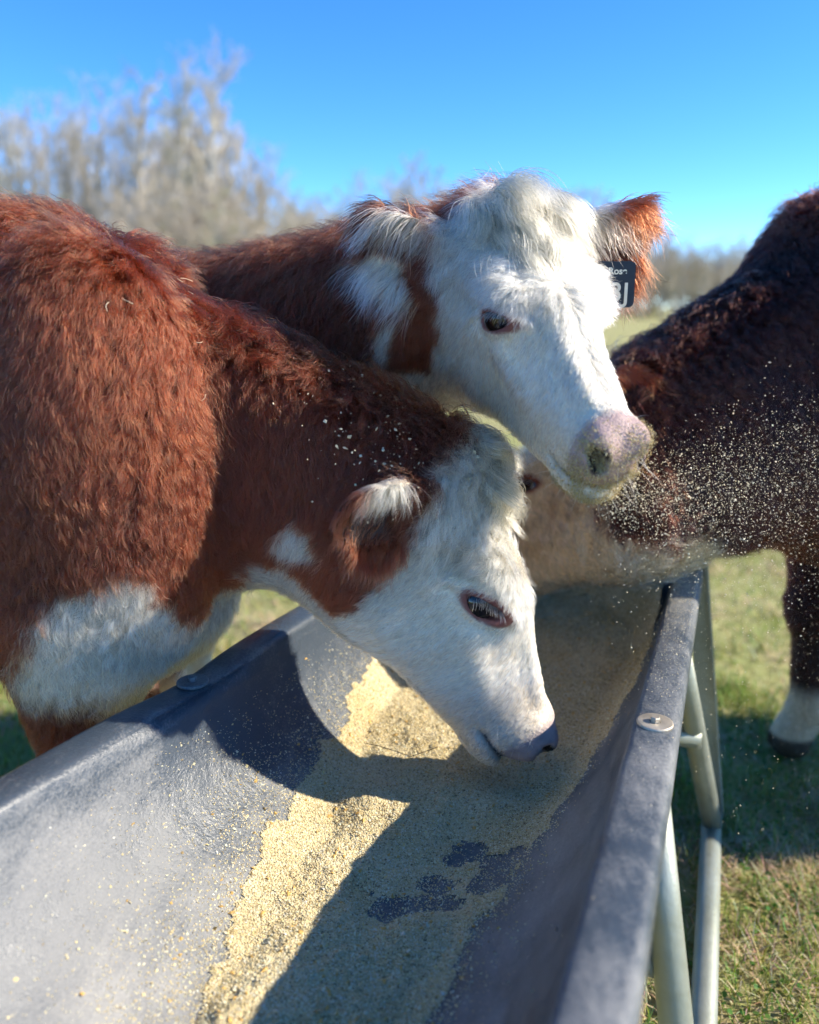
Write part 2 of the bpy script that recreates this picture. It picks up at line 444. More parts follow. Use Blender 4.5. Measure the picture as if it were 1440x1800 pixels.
def rounded_rect(n0, n1, s0, s1, R, m_side=150, m_corner=12, m_end=16):
    pts = []
    def seg(a, b, k): return [(a[0] + (b[0] - a[0]) * i / k, a[1] + (b[1] - a[1]) * i / k) for i in range(k)]
    def arc(c, a0, k): return [(c[0] + R * math.cos(a0 + math.pi / 2 * i / k), c[1] + R * math.sin(a0 + math.pi / 2 * i / k)) for i in range(k)]
    pts += seg((n1, s0 + R), (n1, s1 - R), m_side); pts += arc((n1 - R, s1 - R), 0, m_corner)
    pts += seg((n1 - R, s1), (n0 + R, s1), m_end); pts += arc((n0 + R, s1 - R), math.pi / 2, m_corner)
    pts += seg((n0, s1 - R), (n0, s0 + R), m_side); pts += arc((n0 + R, s0 + R), math.pi, m_corner)
    pts += seg((n0 + R, s0), (n1 - R, s0), m_end); pts += arc((n1 - R, s0 + R), 1.5 * math.pi, m_corner)
    return np.array(pts)

MED0, MED1 = S0 + 0.34, S1 - 0.34
def basin_h(r):
    """depth fraction from the rim edge (0) to the centre line (1): steep wall, rounded bottom"""
    return (1 - (1 - np.clip(r, 0, 1)) ** 2.3) ** 0.62
def basin_z(n, s):
    cs = np.clip(s, MED0, MED1); e = np.where(s > MED1, (s - MED1) / (S1 - MED1), np.where(s < MED0, (MED0 - s) / (MED0 - S0), 0))
    l = np.abs(n - NC) / HW
    r = 1 - np.maximum(np.sqrt(l ** 2 + e ** 2), l)
    return RIM - 0.006 - DEPTH * basin_h(r)

def make_trough():
    root = empty('feed_trough', tuple(NS(NC, (S0 + S1) / 2, 0.0)))
    P = rounded_rect(N0, N1, S0, S1, 0.13); m = len(P)
    nxt = np.roll(P, -1, 0); prv = np.roll(P, 1, 0); tt = nxt - prv; tt /= np.linalg.norm(tt, axis=1)[:, None]
    outn = np.stack([tt[:, 1], -tt[:, 0]], 1)
    med = np.stack([np.full(m, NC), np.clip(P[:, 1], MED0, MED1)], 1)
    # shell: inside bottom -> wall -> rim -> outer lip -> outside wall -> bottom
    rows = []
    J = 26
    rr = 1 - np.linspace(0, 1, J) ** 1.0
    rr = np.sin(rr * np.pi / 2) ** 1.6
    for r in rr:
        q = P + (med - P) * r; rows.append((q, RIM - 0.006 - DEPTH * basin_h(r) + 0 * P[:, 0], r))
    wav = 0.004 * np.sin(P[:, 1] * 5.3) * (P[:, 0] < NC) - 0.012 * np.exp(-((P[:, 1] - 1.03) / 0.10) ** 2) * (P[:, 0] < NC - 0.2)
    for d, z in ((0.002, -0.001), (0.006, 0.004), (0.013, 0.007), (0.034, 0.0075), (0.058, 0.006), (0.067, 0.003), (0.072, -0.004), (0.074, -0.014), (0.074, -0.045), (0.069, -0.048), (0.066, -0.045), (0.066, -0.016), (0.060, -0.009), (0.016, -0.010)):
        rows.append((P + outn * d, RIM + z + wav, -1))
    for r in np.linspace(0.0, 1, 14):
        q = P + outn * 0.012 * (1 - r) + (med - P) * r; rows.append((q, RIM - 0.020 - DEPTH * basin_h(r) * 1.0, -2))
    V = np.concatenate([NS(q[:, 0], q[:, 1], z) for q, z, _ in rows])
    dust = []
    for q, z, r in rows:
        p3 = np.stack([q[:, 0], q[:, 1], np.zeros(m)], 1)
        if r >= 0:
            left = (q[:, 0] < NC)
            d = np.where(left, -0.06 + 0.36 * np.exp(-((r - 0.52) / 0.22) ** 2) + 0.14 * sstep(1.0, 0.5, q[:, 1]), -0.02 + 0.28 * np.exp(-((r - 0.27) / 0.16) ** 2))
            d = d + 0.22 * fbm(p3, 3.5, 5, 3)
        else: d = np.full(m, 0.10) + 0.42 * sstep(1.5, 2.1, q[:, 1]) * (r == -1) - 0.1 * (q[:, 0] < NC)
        dust.append(d)
    dust = np.concatenate(dust)
    i, j = np.meshgrid(np.arange(len(rows) - 1), np.arange(m), indexing='ij')
    a = (i * m + j).ravel(); b = (i * m + (j + 1) % m).ravel()
    F = np.stack([a, b, b + m, a + m], 1)
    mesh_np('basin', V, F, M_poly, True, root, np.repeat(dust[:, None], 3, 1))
    # pipe frame
    def pipe(name, pts, r=0.0245):
        mb = MB(); mb.tube(np.array([NS(*p) for p in pts]), r, 20); return mb.build(name, M_galv, root)
    R_ = 0.0245
    for sgn, ne in ((1, N1 + 0.055), (-1, N0 - 0.055)):
        foot = ne + sgn * 0.105
        pipe('skid', [(foot, -0.85, 0.027), (foot, -0.5, 0.026), (foot, 0.5, 0.026), (foot, 1.6, 0.026), (foot, 2.06, 0.027)])
        for s_top, s_foot in ((1.12, 0.98), (1.62, 1.96), (0.10, -0.04), (-0.45, -0.78)):
            p0 = np.array([ne - sgn * 0.02, s_top, RIM - 0.018]); p1 = np.array([foot, s_foot, 0.045])
            leg = pipe('leg', [tuple(p0 + (p1 - p0) * t) for t in (0, .35, .7, 1)])
        # flat post at the end of the trough
        mb = MB()
        for (q0, q1) in (((ne - sgn * 0.008, 2.10, RIM + 0.03), (foot, 2.05, 0.03)),):
            q0 = np.array(q0); q1 = np.array(q1); w = np.array([0.027, 0, 0]); t = np.array([0, 0.006, 0])
            c = [q + a_ * w + b_ * t for q in (q0, q1) for a_, b_ in ((-1, -1), (1, -1), (1, 1), (-1, 1))]
            mb.add([NS(*x) for x in c], [(3, 2, 1, 0), (4, 5, 6, 7), (0, 1, 5, 4), (1, 2, 6, 5), (2, 3, 7, 6), (3, 0, 4, 7)])
            flange = [q + a_ * np.array([0.0245, 0, 0]) + d_ for q in (q0, q1) for a_, d_ in ((1, np.array([0.003, -.03, 0])), (1.2, np.array([0.003, -.03, 0])), (1.2, np.array([0.003, .006, 0])), (1, np.array([0.003, .006, 0])))]
            mb.add([NS(*x) for x in flange], [(3, 2, 1, 0), (4, 5, 6, 7), (0, 1, 5, 4), (1, 2, 6, 5), (2, 3, 7, 6), (3, 0, 4, 7)])
        mb.build('end_post', M_galv, root, False)
    for s in (1.065, 1.76, 0.05, -0.6):
        pipe('cross_pipe', [(N0 - 0.075, s, 0.372), (NC, s, 0.366), (N1 + 0.11, s, 0.372)], 0.022)
    # bolts through the rim
    for n, s in ((N1 + 0.036, 1.185), (N0 - 0.034, 1.03), (N1 + 0.036, 0.1), (N0 - 0.034, 0.1)):
        c = NS(n, s, RIM + 0.0075 - (0.010 if n < NC and s > 1 else 0)); mb = MB()
        an = np.linspace(0, 2 * np.pi, 28, endpoint=False)
        prof = [(0.0265, -.002), (0.0275, 0.0008), (0.0265, 0.003), (0.0245, 0.0036), (0.008, 0.0030)]
        V = np.concatenate([c + np.stack([r * np.cos(an), r * np.sin(an), np.full(28, z)], 1) for r, z in prof])
        F = [(i * 28 + j, i * 28 + (j + 1) % 28, (i + 1) * 28 + (j + 1) % 28, (i + 1) * 28 + j) for i in range(4) for j in range(28)]
        mb.add(V, F); w = mb.build('washer', M_zinc if n > NC else M_poly, root)
        mb = MB(); an6 = np.linspace(0, 2 * np.pi, 6, endpoint=False) + 0.3
        V = np.concatenate([c + np.stack([r * np.cos(an6), r * np.sin(an6), np.full(6, z)], 1) for r, z in ((.0078, .002), (.0078, .0095), (.0066, .011))])
        F = [(i * 6 + j, i * 6 + (j + 1) % 6, (i + 1) * 6 + (j + 1) % 6, (i + 1) * 6 + j) for i in range(2) for j in range(6)] + [tuple(range(12, 18))]
        mb.add(V, F); b = mb.build('bolt', M_zinc if n > NC else M_poly, None, False)
        b.parent = w; b.location = Vector(b.location) - w.location - root.location
    tag(root, 'long black plastic feed trough on a galvanised pipe frame', 'trough')
make_trough()

# ================================================================== FEED
feedL = np.array([(-0.50, 0.30), (-0.56, 0.55), (-0.601, 0.663), (-0.643, 0.803), (-0.70, 1.005), (-0.715, 1.123), (-0.735, 1.357), (-0.765, 1.477), (-0.785, 1.694), (-0.80, 1.95), (-0.72, 2.14)])
feedR = np.array([(-0.33, 0.30), (-0.33, 0.55), (-0.32, 0.788), (-0.323, 0.946), (-0.289, 1.155), (-0.264, 1.286), (-0.225, 1.515), (-0.205, 1.75), (-0.22, 1.95), (-0.30, 2.14)])
holes = ((-.396, 1.136, .020, .026), (-.469, .978, .030, .020), (-.412, 1.047, .030, .016), (-.332, 1.105, .026, .028), (-.391, 1.006, .030, .022), (-.322, 1.062, .034, .022))
for A_ in (feedL, feedR): A_[:, 0] = true_to_trough(A_[:, 0], A_[:, 1])
holes = [(float(true_to_trough(a, b)), b, c * 1.3, d * 1.3) for a, b, c, d in holes]
def feed_cover(n, s):
    """signed cover: >0 where the meal lies thick, fading below zero towards bare plastic"""
    L = np.interp(s, feedL[:, 1], feedL[:, 0]); R = np.interp(s, feedR[:, 1], feedR[:, 0])
    p = np.stack([n, s, 0 * n], -1).reshape(-1, 3); nz = fbm(p, 22, 31, 3).reshape(n.shape)
    d = np.minimum((n - L) , (R - n)) + 0.022 * nz
    for hn, hs_, a, b in holes:
        q = np.sqrt(((n - hn) / a) ** 2 + ((s - hs_) / b) ** 2); d = np.minimum(d, (q - 1) * 0.02 + 0.024 * nz)
    return d
def feed_z(n, s):
    bed = 0.4165 + 0.052 * sstep(1.05, 1.45, s) + 0.075 * sstep(1.55, 2.15, s)
    p = np.stack([n, s, 0 * n], -1).reshape(-1, 3)
    bed = bed + (0.011 * fbm(p, 12, 41, 3) + 0.0025 * vnoise(p, 90, 47)).reshape(n.shape)
    bed = bed + 0.018 * np.exp(-(((n + 0.63) / .07) ** 2 + ((s - 1.13) / .07) ** 2))
    bed = bed - 0.020 * np.exp(-(((n + 0.42) / .10) ** 2 + ((s - 1.36) / .10) ** 2))
    c = feed_cover(n, s)
    bz = basin_z(n, s)
    return np.where(c > 0, bz + 0.0022 + np.maximum(bed - bz, 0.0) * sstep(0.0, 0.045, c), bz + np.clip(c * 0.6 + 0.0022, -0.01, 0.0022))

def feed_material():
    m, nt, out = newmat('ground_corn_feed')
    tc = nt.nodes.new('ShaderNodeTexCoord')
    v = N(nt, 'ShaderNodeTexVoronoi', Scale=330.0); nt.links.new(tc.outputs['Object'], v.inputs['Vector'])
    n = N(nt, 'ShaderNodeTexNoise', Scale=9.0, Detail=6); nt.links.new(tc.outputs['Object'], n.inputs['Vector'])
    sp = nt.nodes.new('ShaderNodeSeparateColor'); nt.links.new(v.outputs['Color'], sp.inputs[0])
    r = ramp(nt, sp.outputs[0], [(0.0, (0.26, 0.20, 0.12)), (0.15, (0.58, 0.49, 0.29)), (0.6, (0.74, 0.64, 0.40)), (1.0, (0.82, 0.75, 0.54))])
    r2 = ramp(nt, n.outputs[0], [(0.35, (0.80, 0.74, 0.62)), (0.65, (1, 1, 1))])
    mx = N(nt, 'ShaderNodeMix', data_type='RGBA', blend_type='MULTIPLY'); mx.inputs[0].default_value = 1
    nt.links.new(r.outputs[0], mx.inputs[6]); nt.links.new(r2.outputs[0], mx.inputs[7])
    b = N(nt, 'ShaderNodeBsdfPrincipled', Roughness=0.9); b.inputs['Specular IOR Level'].default_value = 0.15
    nt.links.new(mx.outputs[2], b.inputs['Base Color'])
    bp = N(nt, 'ShaderNodeBump', Strength=0.9, Distance=0.003); nt.links.new(v.outputs['Distance'], bp.inputs['Height']); nt.links.new(bp.outputs[0], b.inputs['Normal'])
    nt.links.new(b.outputs[0], out.inputs[0]); return m
M_feed = feed_material()
M_grain = attr_mat('feed_flakes', 0.8, 0.2, trans=0.12)

OCT_V = np.array([[1, 0, 0], [-1, 0, 0], [0, 1, 0], [0, -1, 0], [0, 0, 1], [0, 0, -1]], float)
OCT_F = np.array([[0, 2, 4], [2, 1, 4], [1, 3, 4], [3, 0, 4], [2, 0, 5], [1, 2, 5], [3, 1, 5], [0, 3, 5]])
def flakes(P, size, nrm=None, flat=0.45, r=rng):
    n = len(P); V = np.tile(OCT_V, (n, 1, 1)) * r.uniform(.55, 1.3, (n, 6, 1))
    V *= np.stack([r.uniform(.7, 1.5, n), r.uniform(.6, 1.0, n), np.full(n, flat) * r.uniform(.6, 1.2, n)], 1)[:, None] * (size * np.ones(n))[:, None, None]
    if nrm is None: nrm = r.normal(0, 1, (n, 3))
    else: nrm = nrm + r.normal(0, 0.5, (n, 3))
    z = norm(nrm); x = norm(np.cross(z, r.normal(0, 1, (n, 3)))); y = np.cross(z, x)
    V = V[:, :, :1] * x[:, None] + V[:, :, 1:2] * y[:, None] + V[:, :, 2:] * z[:, None] + np.asarray(P)[:, None]
    F = (OCT_F[None] + (np.arange(n) * 6)[:, None, None]).reshape(-1, 3)
    return V.reshape(-1, 3), F
def grain_colors(n, r=rng, pale=0.0):
    base = np.array([(.80, .68, .40), (.84, .76, .53), (.72, .59, .32), (.82, .66, .31), (.34, .25, .12), (.85, .81, .65)])
    w = np.array([.30, .25, .20, .10, .05, .10]); k = r.choice(6, n, p=w)
    c = base[k] * r.uniform(.82, 1.12, (n, 1)); return np.clip(c * (1 - pale) + pale * np.array([.74, .67, .52]), 0, .82)

def make_feed():
    nn = np.arange(N0 + 0.004, N1 - 0.004, 0.0065); ss = np.arange(0.30, S1 - 0.02, 0.0075)
    Nn, Ss = np.meshgrid(nn, ss); Z = feed_z(Nn, Ss); Cv = feed_cover(Nn, Ss)
    keep = (Z > basin_z(Nn, Ss) - 0.004)
    V = NS(Nn, Ss, Z).reshape(-1, 3); w = len(nn)
    i, j = np.meshgrid(np.arange(len(ss) - 1), np.arange(w - 1), indexing='ij')
    k = keep[:-1, :-1] & keep[1:, :-1] & keep[:-1, 1:] & keep[1:, 1:] & (Cv[:-1, :-1] > -0.004)
    a = (i * w + j)[k]; F = np.stack([a, a + 1, a + w + 1, a + w], 1)
    us = np.unique(F); mp = np.zeros(len(V), int); mp[us] = np.arange(len(us))
    f = mesh_np('feed', V[us], mp[F], M_feed); tag(f, 'bed of pale yellow ground corn feed in the trough', 'feed', kind='stuff')
    # loose flakes on top and around the edges
    n = 215000
    s = rng.uniform(0.52, 2.12, n); q = rng.uniform(N0 + .01, N1 - .01, n)
    keep = rng.random(n) < np.clip(1.25 - 0.5 * (s - .5), .3, 1); s, q = s[keep], q[keep]
    c = feed_cover(q, s); left = q < NC
    reach = np.where(left, 0.075, 0.020) * np.where(s < 1.1, 1, .55)
    pr = np.where(c > 0, 0.85, 0.70 * np.exp(c / reach))
    k = rng.random(len(s)) < pr; s, q, c = s[k], q[k], c[k]
    z = np.where(c > 0, feed_z(q, s), basin_z(q, s)) + 0.0006
    sz = rng.uniform(.0009, .0021, len(s)) * np.where(rng.random(len(s)) < .03, 1.9, 1)
    big = rng.random(len(s)) < .004; sz = np.where(big, rng.uniform(.0035, .0055, len(s)), sz)
    V, F = flakes(NS(q, s, z), sz, np.tile([0, 0, 1.0], (len(s), 1)))
    C = grain_colors(len(s)); C[big] = np.array([.66, .42, .13])
    g = mesh_np('feed_flakes', V, F, M_grain, False, None, np.repeat(C, 6, 0)); tag(g, 'loose flakes and cracked corn strewn over the feed bed', 'feed flakes', kind='stuff')
    return len(s)
make_feed()
print('setting done', round(time.time() - T0, 1))

# ================================================================== COWS
def sd_ell(p, c, r, A=None):
    q = p - np.asarray(c)
    if A is not None: q = q @ A
    r = np.asarray(r, float)
    k0 = np.linalg.norm(q / r, axis=1); k1 = np.linalg.norm(q / (r * r), axis=1) + 1e-9
    return k0 * (k0 - 1) / k1
def sd_cone(p, a, b, r1, r2):
    a = np.asarray(a, float); b = np.asarray(b, float); ab = b - a
    t = np.clip((p - a) @ ab / (ab @ ab), 0, 1)
    return np.linalg.norm(p - a - t[:, None] * ab, axis=1) - (r1 + (r2 - r1) * t)
def smin(a, b, k):
    h = np.clip(0.5 + 0.5 * (b - a) / k, 0, 1); return b + (a - b) * h - k * h * (1 - h)
def smax(a, b, k): return -smin(-a, -b, k)

EYE_L = (0.1005, 0.213, -0.073)
EYE_K = [1.0]
C_MOUTH = [0.006]
def eye_frame(sg):
    c = np.array([sg * EYE_L[0], EYE_L[1], EYE_L[2]])
    out = norm(np.array([sg * 0.90, 0.30, 0.22]))
    e1 = norm(np.array([0, 0.84, 0.48]) - out * (out @ np.array([0, 0.84, 0.48]))); e2 = np.cross(out, e1)
    if e2[2] < 0: e2 = -e2
    return c, out, e1, e2

def sd_ear(q, e):
    """e: base, dir, open (normal of the hollow), length, width, cup"""
    d = norm(e['dir']); o = norm(np.asarray(e['open']) - d * (np.asarray(e['open']) @ d)); b = np.cross(d, o)
    r = q - np.asarray(e['base']); a = (r @ d) / e['len']; bb = r @ b; c = r @ o
    ac = np.clip(a, 0, 1)
    w = e['wid'] * (0.40 + 0.75 * np.sin(np.pi * np.clip(ac * 0.86 + 0.05, 0, 1)) ** 0.9) * np.clip((1.02 - ac) / 0.20, 0.05, 1) ** 0.5
    c0 = e['cup'] * (bb / e['wid']) ** 2 * e['wid'] - 0.006 + e.get('curl', 0.0) * ac ** 2
    th = 0.0075 - 0.002 * ac
    dd = smax(np.abs(c - c0) - th, np.abs(bb) - w, 0.008)
    return np.maximum(dd, np.maximum((a - 1) * e['len'], -(a + .12) * e['len']) * .9)

def sd_head(q, ears):
    x = np.abs(q[:, 0]); m = np.stack([x, q[:, 1], q[:, 2]], 1)
    d = sd_ell(m, (0, .095, -.105), (.106, .130, .100))
    d = smin(d, sd_ell(m, (0, .185, -.075), (.094, .135, .066)), .04)
    d = smin(d, sd_ell(m, (0, .01, -.055), (.072, .062, .058)), .04)                     # poll
    d = smin(d, sd_ell(m, (.080, .205, -.062), (.036, .050, .040)), .035)                # orbit
    d = smin(d, sd_cone(m, (0, .22, -.078), (0, .455, -.118), .066, .046), .04)          # nasal bridge
    d = smin(d, sd_cone(m, (.040, .25, -.135), (.020, .43, -.145), .058, .041), .04)     # upper jaw
    d = smin(d, sd_ell(m, (0, .472, -.130), (.058, .054, .060)), .03)                    # muzzle
    d = smin(d, sd_ell(m, (.036, .492, -.112), (.026, .034, .039)), .018)                # nostril wing
    d = smin(d, sd_cone(m, (.050, .12, -.215), (.020, .44, -.192), .066, .026), .05)     # lower jaw
    d = smin(d, sd_ell(m, (.062, .125, -.180), (.050, .115, .122)), .05)                 # cheek
    d = smin(d, sd_ell(m, (0, .456, -.195), (.050, .056, .026)), .026)                   # chin
    d = smin(d, sd_ell(m, (0, .06, -.22), (.080, .12, .11)), .06)                        # throat
    d = smin(d, sd_cone(m, (.088, .250, -.112), (.060, .360, -.138), .012, .008), .022)  # cheek crest
    d = smin(d, sd_ell(m, (.066, .178, -.040), (.034, .040, .024)), .022)                # brow
    d = smin(d, sd_cone(m, (.026, .25, -.034), (.024, .42, -.078), .011, .010), .024)    # edge of the nasal bone
    # mouth line
    zm = -.176 - .05 * np.clip(.50 - m[:, 1], 0, .1)
    d = d + C_MOUTH[0] * np.exp(-((m[:, 2] - zm) / .0065) ** 2) * sstep(.395, .435, m[:, 1])
    # nostril: a slanted comma
    A = np.array([[.80, .0, .6], [.0, 1, 0], [-.6, 0, .80]])
    d = smax(d, -sd_ell(m, (.042, .516, -.112), (.014, .036, .025), A), .006)
    # temple hollow above and behind the eye, tear groove below it
    d = smax(d, -sd_ell(m, (.128, .13, -.075), (.030, .05, .028)), .04)
    # eye opening and lids
    c, out, e1, e2 = eye_frame(1)
    r = m - c; a1 = r @ e1; a2 = r @ e2; ao = r @ out
    qq = np.sqrt((a1 / np.where(a1 > 0, .031, .026)) ** 2 + (a2 / np.where(a2 > 0, .0092, .0145)) ** 2) / EYE_K[0]
    near = np.exp(-(ao / .03) ** 2)
    d = d - 0.0035 * np.exp(-((qq - 1.35) / .30) ** 2) * near - 0.007 * np.exp(-((qq - 2.0) / .5) ** 2) * near * (a2 > 0)
    d = smax(d, -np.maximum((qq - 1) * .011, np.abs(ao) - .035), .004)
    for e in ears: d = smin(d, sd_ear(q, e), .018)
    return d

def surface_nets(f, lo, hi, h, coarse=4):
    lo = np.asarray(lo, float); n = np.ceil((np.asarray(hi) - lo) / (h * coarse)).astype(int)
    H = h * coarse
    gx, gy, gz = np.meshgrid(*[lo[i] + H * (np.arange(n[i]) + 0.5) for i in range(3)], indexing='ij')
    D = f(np.stack([gx, gy, gz], -1).reshape(-1, 3)).reshape(n)
    near = np.abs(D) < H * 1.35
    full = np.repeat(np.repeat(np.repeat(D, coarse, 0), coarse, 1), coarse, 2).astype(np.float32)
    idx = np.argwhere(near); sub = np.stack(np.meshgrid(*[np.arange(coarse)] * 3, indexing='ij'), -1).reshape(-1, 3)
    ii = (idx[:, None] * coarse + sub[None]).reshape(-1, 3)
    vals = np.empty(len(ii), np.float32)
    for a in range(0, len(ii), 400000):
        vals[a:a + 400000] = f(lo + h * (ii[a:a + 400000] + 0.5))
    full[ii[:, 0], ii[:, 1], ii[:, 2]] = vals
    full[0] = full[-1] = 1; full[:, 0] = full[:, -1] = 1; full[:, :, 0] = full[:, :, -1] = 1
    S = full < 0
    c = np.zeros(tuple(np.array(S.shape) - 1), np.int8)
    for dx in (0, 1):
        for dy in (0, 1):
            for dz in (0, 1):
                c += S[dx:dx + c.shape[0], dy:dy + c.shape[1], dz:dz + c.shape[2]]
    act = (c > 0) & (c < 8); cells = np.argwhere(act)
    vid = np.full(act.shape, -1, np.int32); vid[act] = np.arange(len(cells))
    acc = np.zeros((len(cells), 3)); cnt = np.zeros(len(cells))
    corners = np.array([[0, 0, 0], [1, 0, 0], [0, 1, 0], [1, 1, 0], [0, 0, 1], [1, 0, 1], [0, 1, 1], [1, 1, 1]])
    cv = [full[tuple((cells + k).T)] for k in corners]
    for a, b in ((0, 1), (2, 3), (4, 5), (6, 7), (0, 2), (1, 3), (4, 6), (5, 7), (0, 4), (1, 5), (2, 6), (3, 7)):
        va, vb = cv[a], cv[b]; x = (va < 0) != (vb < 0)
        t = np.where(x, va / np.where(x, va - vb, 1), 0)
        acc[x] += (corners[a] + t[:, None] * (corners[b] - corners[a]))[x]; cnt[x] += 1
    V = lo + h * (cells + acc / cnt[:, None] + 0.5)
    Fs = []
    for ax in range(3):
        o1, o2 = [(1, 2), (2, 0), (0, 1)][ax]
        sl = [slice(1, -1)] * 3; sa = list(sl); sb = list(sl); sb[ax] = slice(2, None)
        A_ = S[tuple(sa)]; B_ = S[tuple(sb)]; e = np.argwhere(A_ != B_) + 1
        e1 = np.eye(3, dtype=int)[o1]; e2 = np.eye(3, dtype=int)[o2]
        g = lambda k: vid[tuple(k.T)]
        Q = np.stack([g(e - e1 - e2), g(e - e2), g(e), g(e - e1)], 1)
        flip = ~S[tuple(e.T)]
        Q[flip] = Q[flip][:, ::-1]; Fs.append(Q)
    F = np.concatenate(Fs); F = F[(F >= 0).all(1)]
    return V, F

class Cow:
    pass

def cow_sdf(C):
    R, s, org = C.R, C.s, C.org; EYE_K[0] = C.eye
    F_, S_, B0 = C.F, C.S, C.base
    def bp(f, sd, z): return B0 + F_ * f + S_ * sd + np.array([0, 0, z])
    def hp(*l): return org + s * (R @ np.array(l))
    A = np.stack([F_, S_, np.array([0, 0, 1.0])], 1)
    k = C.size
    def f(p):
        p = np.asarray(p, float)
        q = (p - B0) @ A / k                                   # body frame, symmetric
        m = np.stack([q[:, 0], np.abs(q[:, 1]), q[:, 2]], 1)
        d = sd_ell(m, (-.50, 0, 1.00), (.66, .325, .405))
        d = smin(d, sd_ell(m, (C.sh, .195, 1.02), (.19, .135, .35)), .06)
        d = smin(d, sd_ell(m, (-.14, 0, 1.30), (.34, .105, .115)), .09)
        d = smin(d, sd_ell(m, (-1.15, 0, 1.06), (.44, .30, .34)), .12)
        d = smin(d, sd_cone(m, (-.3, 0, 1.33), (-1.3, 0, 1.33), .06, .06), .1)
        d = smin(d, sd_ell(m, (.06, 0, .79), (.20, .175, .19)), .10)
        d = smin(d, sd_cone(m, (-.02, .17, .80), (.0, .165, .41), .115, .062), .07)
        d = smin(d, sd_cone(m, (.0, .165, .41), (-.005, .165, .13), .058, .042), .03)
        d = smin(d, sd_cone(m, (-.005, .165, .13), (.03, .165, .045), .045, .054), .02)
        d = smin(d, sd_ell(m, (.012, .165, .41), (.062, .058, .075)), .03)
        d = smin(d, sd_ell(m, (-.012, .165, .135), (.050, .047, .045)), .02)
        d = smin(d, sd_cone(m, (-.045, .150, .115), (-.052, .150, .085), .014, .010), .01)
        d = smin(d, sd_cone(m, (-1.22, .16, .92), (-1.36, .17, .52), .19, .075), .08)
        d = smin(d, sd_cone(m, (-1.36, .17, .52), (-1.31, .17, .13), .062, .044), .03)
        d = smin(d, sd_cone(m, (-1.31, .17, .13), (-1.27, .17, .045), .045, .054), .02)
        d = smin(d, sd_cone(m, (-1.56, 0, 1.22), (-1.64, 0, .55), .035, .022), .03)
        d = np.maximum(d, -(np.sqrt((m[:, 1] - .165) ** 2 + np.clip(.035 - m[:, 0], 0, 1) ** 2) * .9 + np.clip(m[:, 2] - .055, 0, 1) - .005)) if C.h > .008 else d
        d = np.maximum(d, -(m[:, 2] - .003)) * k
        for (a, b, r1, r2, kk) in C.neck(bp, hp): d = smin(d, sd_cone(p, a, b, r1, r2), kk)
        ql = ((p - org) @ C.Ri) / s
        dh = np.full(len(p), 9.0); nr = (np.abs(ql - np.array([0, .22, -.12])) < np.array([.48, .50, .46])).all(1)
        dh[nr] = sd_head(ql[nr], C.ears) * s
        d = np.where(nr, smin(d, dh, .055), d)
        return d
    pts = [bp(.55 * k, 0, 0), bp(-1.75 * k, -.45 * k, 0), bp(-1.75 * k, .45 * k, 0), bp(.3 * k, .45 * k, 1.55 * k), bp(.3 * k, -.45 * k, 0)]
    pts += [hp(x, y, z) for x in (-.32, .32) for y in (-.1, .58) for z in (-.36, .18)]
    pts = np.array(pts)
    return f, pts.min(0) - .04, pts.max(0) + .04

BROWN_HI = np.array([.175, .034, .0095]); BROWN_LO = np.array([.052, .0105, .0048]); WHITE = np.array([.72, .635, .50])
def coat_colors(C, P, hair=False):
    """colour of the coat at world points: red-brown and cream-white patches, dirt and bleaching included"""
    q = ((P - C.org) @ C.Ri) / C.s; CUR[0] = C; EYE_K[0] = C.eye
    nz = fbm(P, 38, 5, 2)
    w = C.white(P, q, nz)
    t = (0.5 + 0.6 * fbm(P, 5, 9, 3))[:, None]
    br = (BROWN_LO + (BROWN_HI - BROWN_LO) * np.clip(t, 0, 1)) * C.brown
    wh = WHITE * (1 - 0.10 * np.clip(fbm(P, 9, 13, 3) + .25, 0, 1)[:, None] * np.array([.6, 1.0, 1.7]))
    if not hair: br = br * 0.45  # skin darkened under brown hair: shade between the hairs put into its colour
    c = br * (1 - w[:, None]) + wh * w[:, None]
    return C.tint(P, q, c, w, hair)

def build_cow(C):
    t0 = time.time()
    f, lo, hi = cow_sdf(C)
    V, F = surface_nets(f, lo, hi, C.h)
    root = empty('cow', (float(C.base[0]), float(C.base[1]), 0.0)); C.root = root
    colr = coat_colors(C, V)
    o = mesh_np('body', V, F, M_skin, True, root, colr); C.body = o
    me = o.data
    nrm = np.zeros(len(V) * 3, np.float32); me.vertices.foreach_get('normal', nrm); nrm = nrm.reshape(-1, 3).astype(float)
    T = np.concatenate([F[:, [0, 1, 2]], F[:, [0, 2, 3]]])
    C.V, C.T, C.Nrm = V, T, nrm
    print('cow mesh', len(V), round(time.time() - t0, 1))
    return o

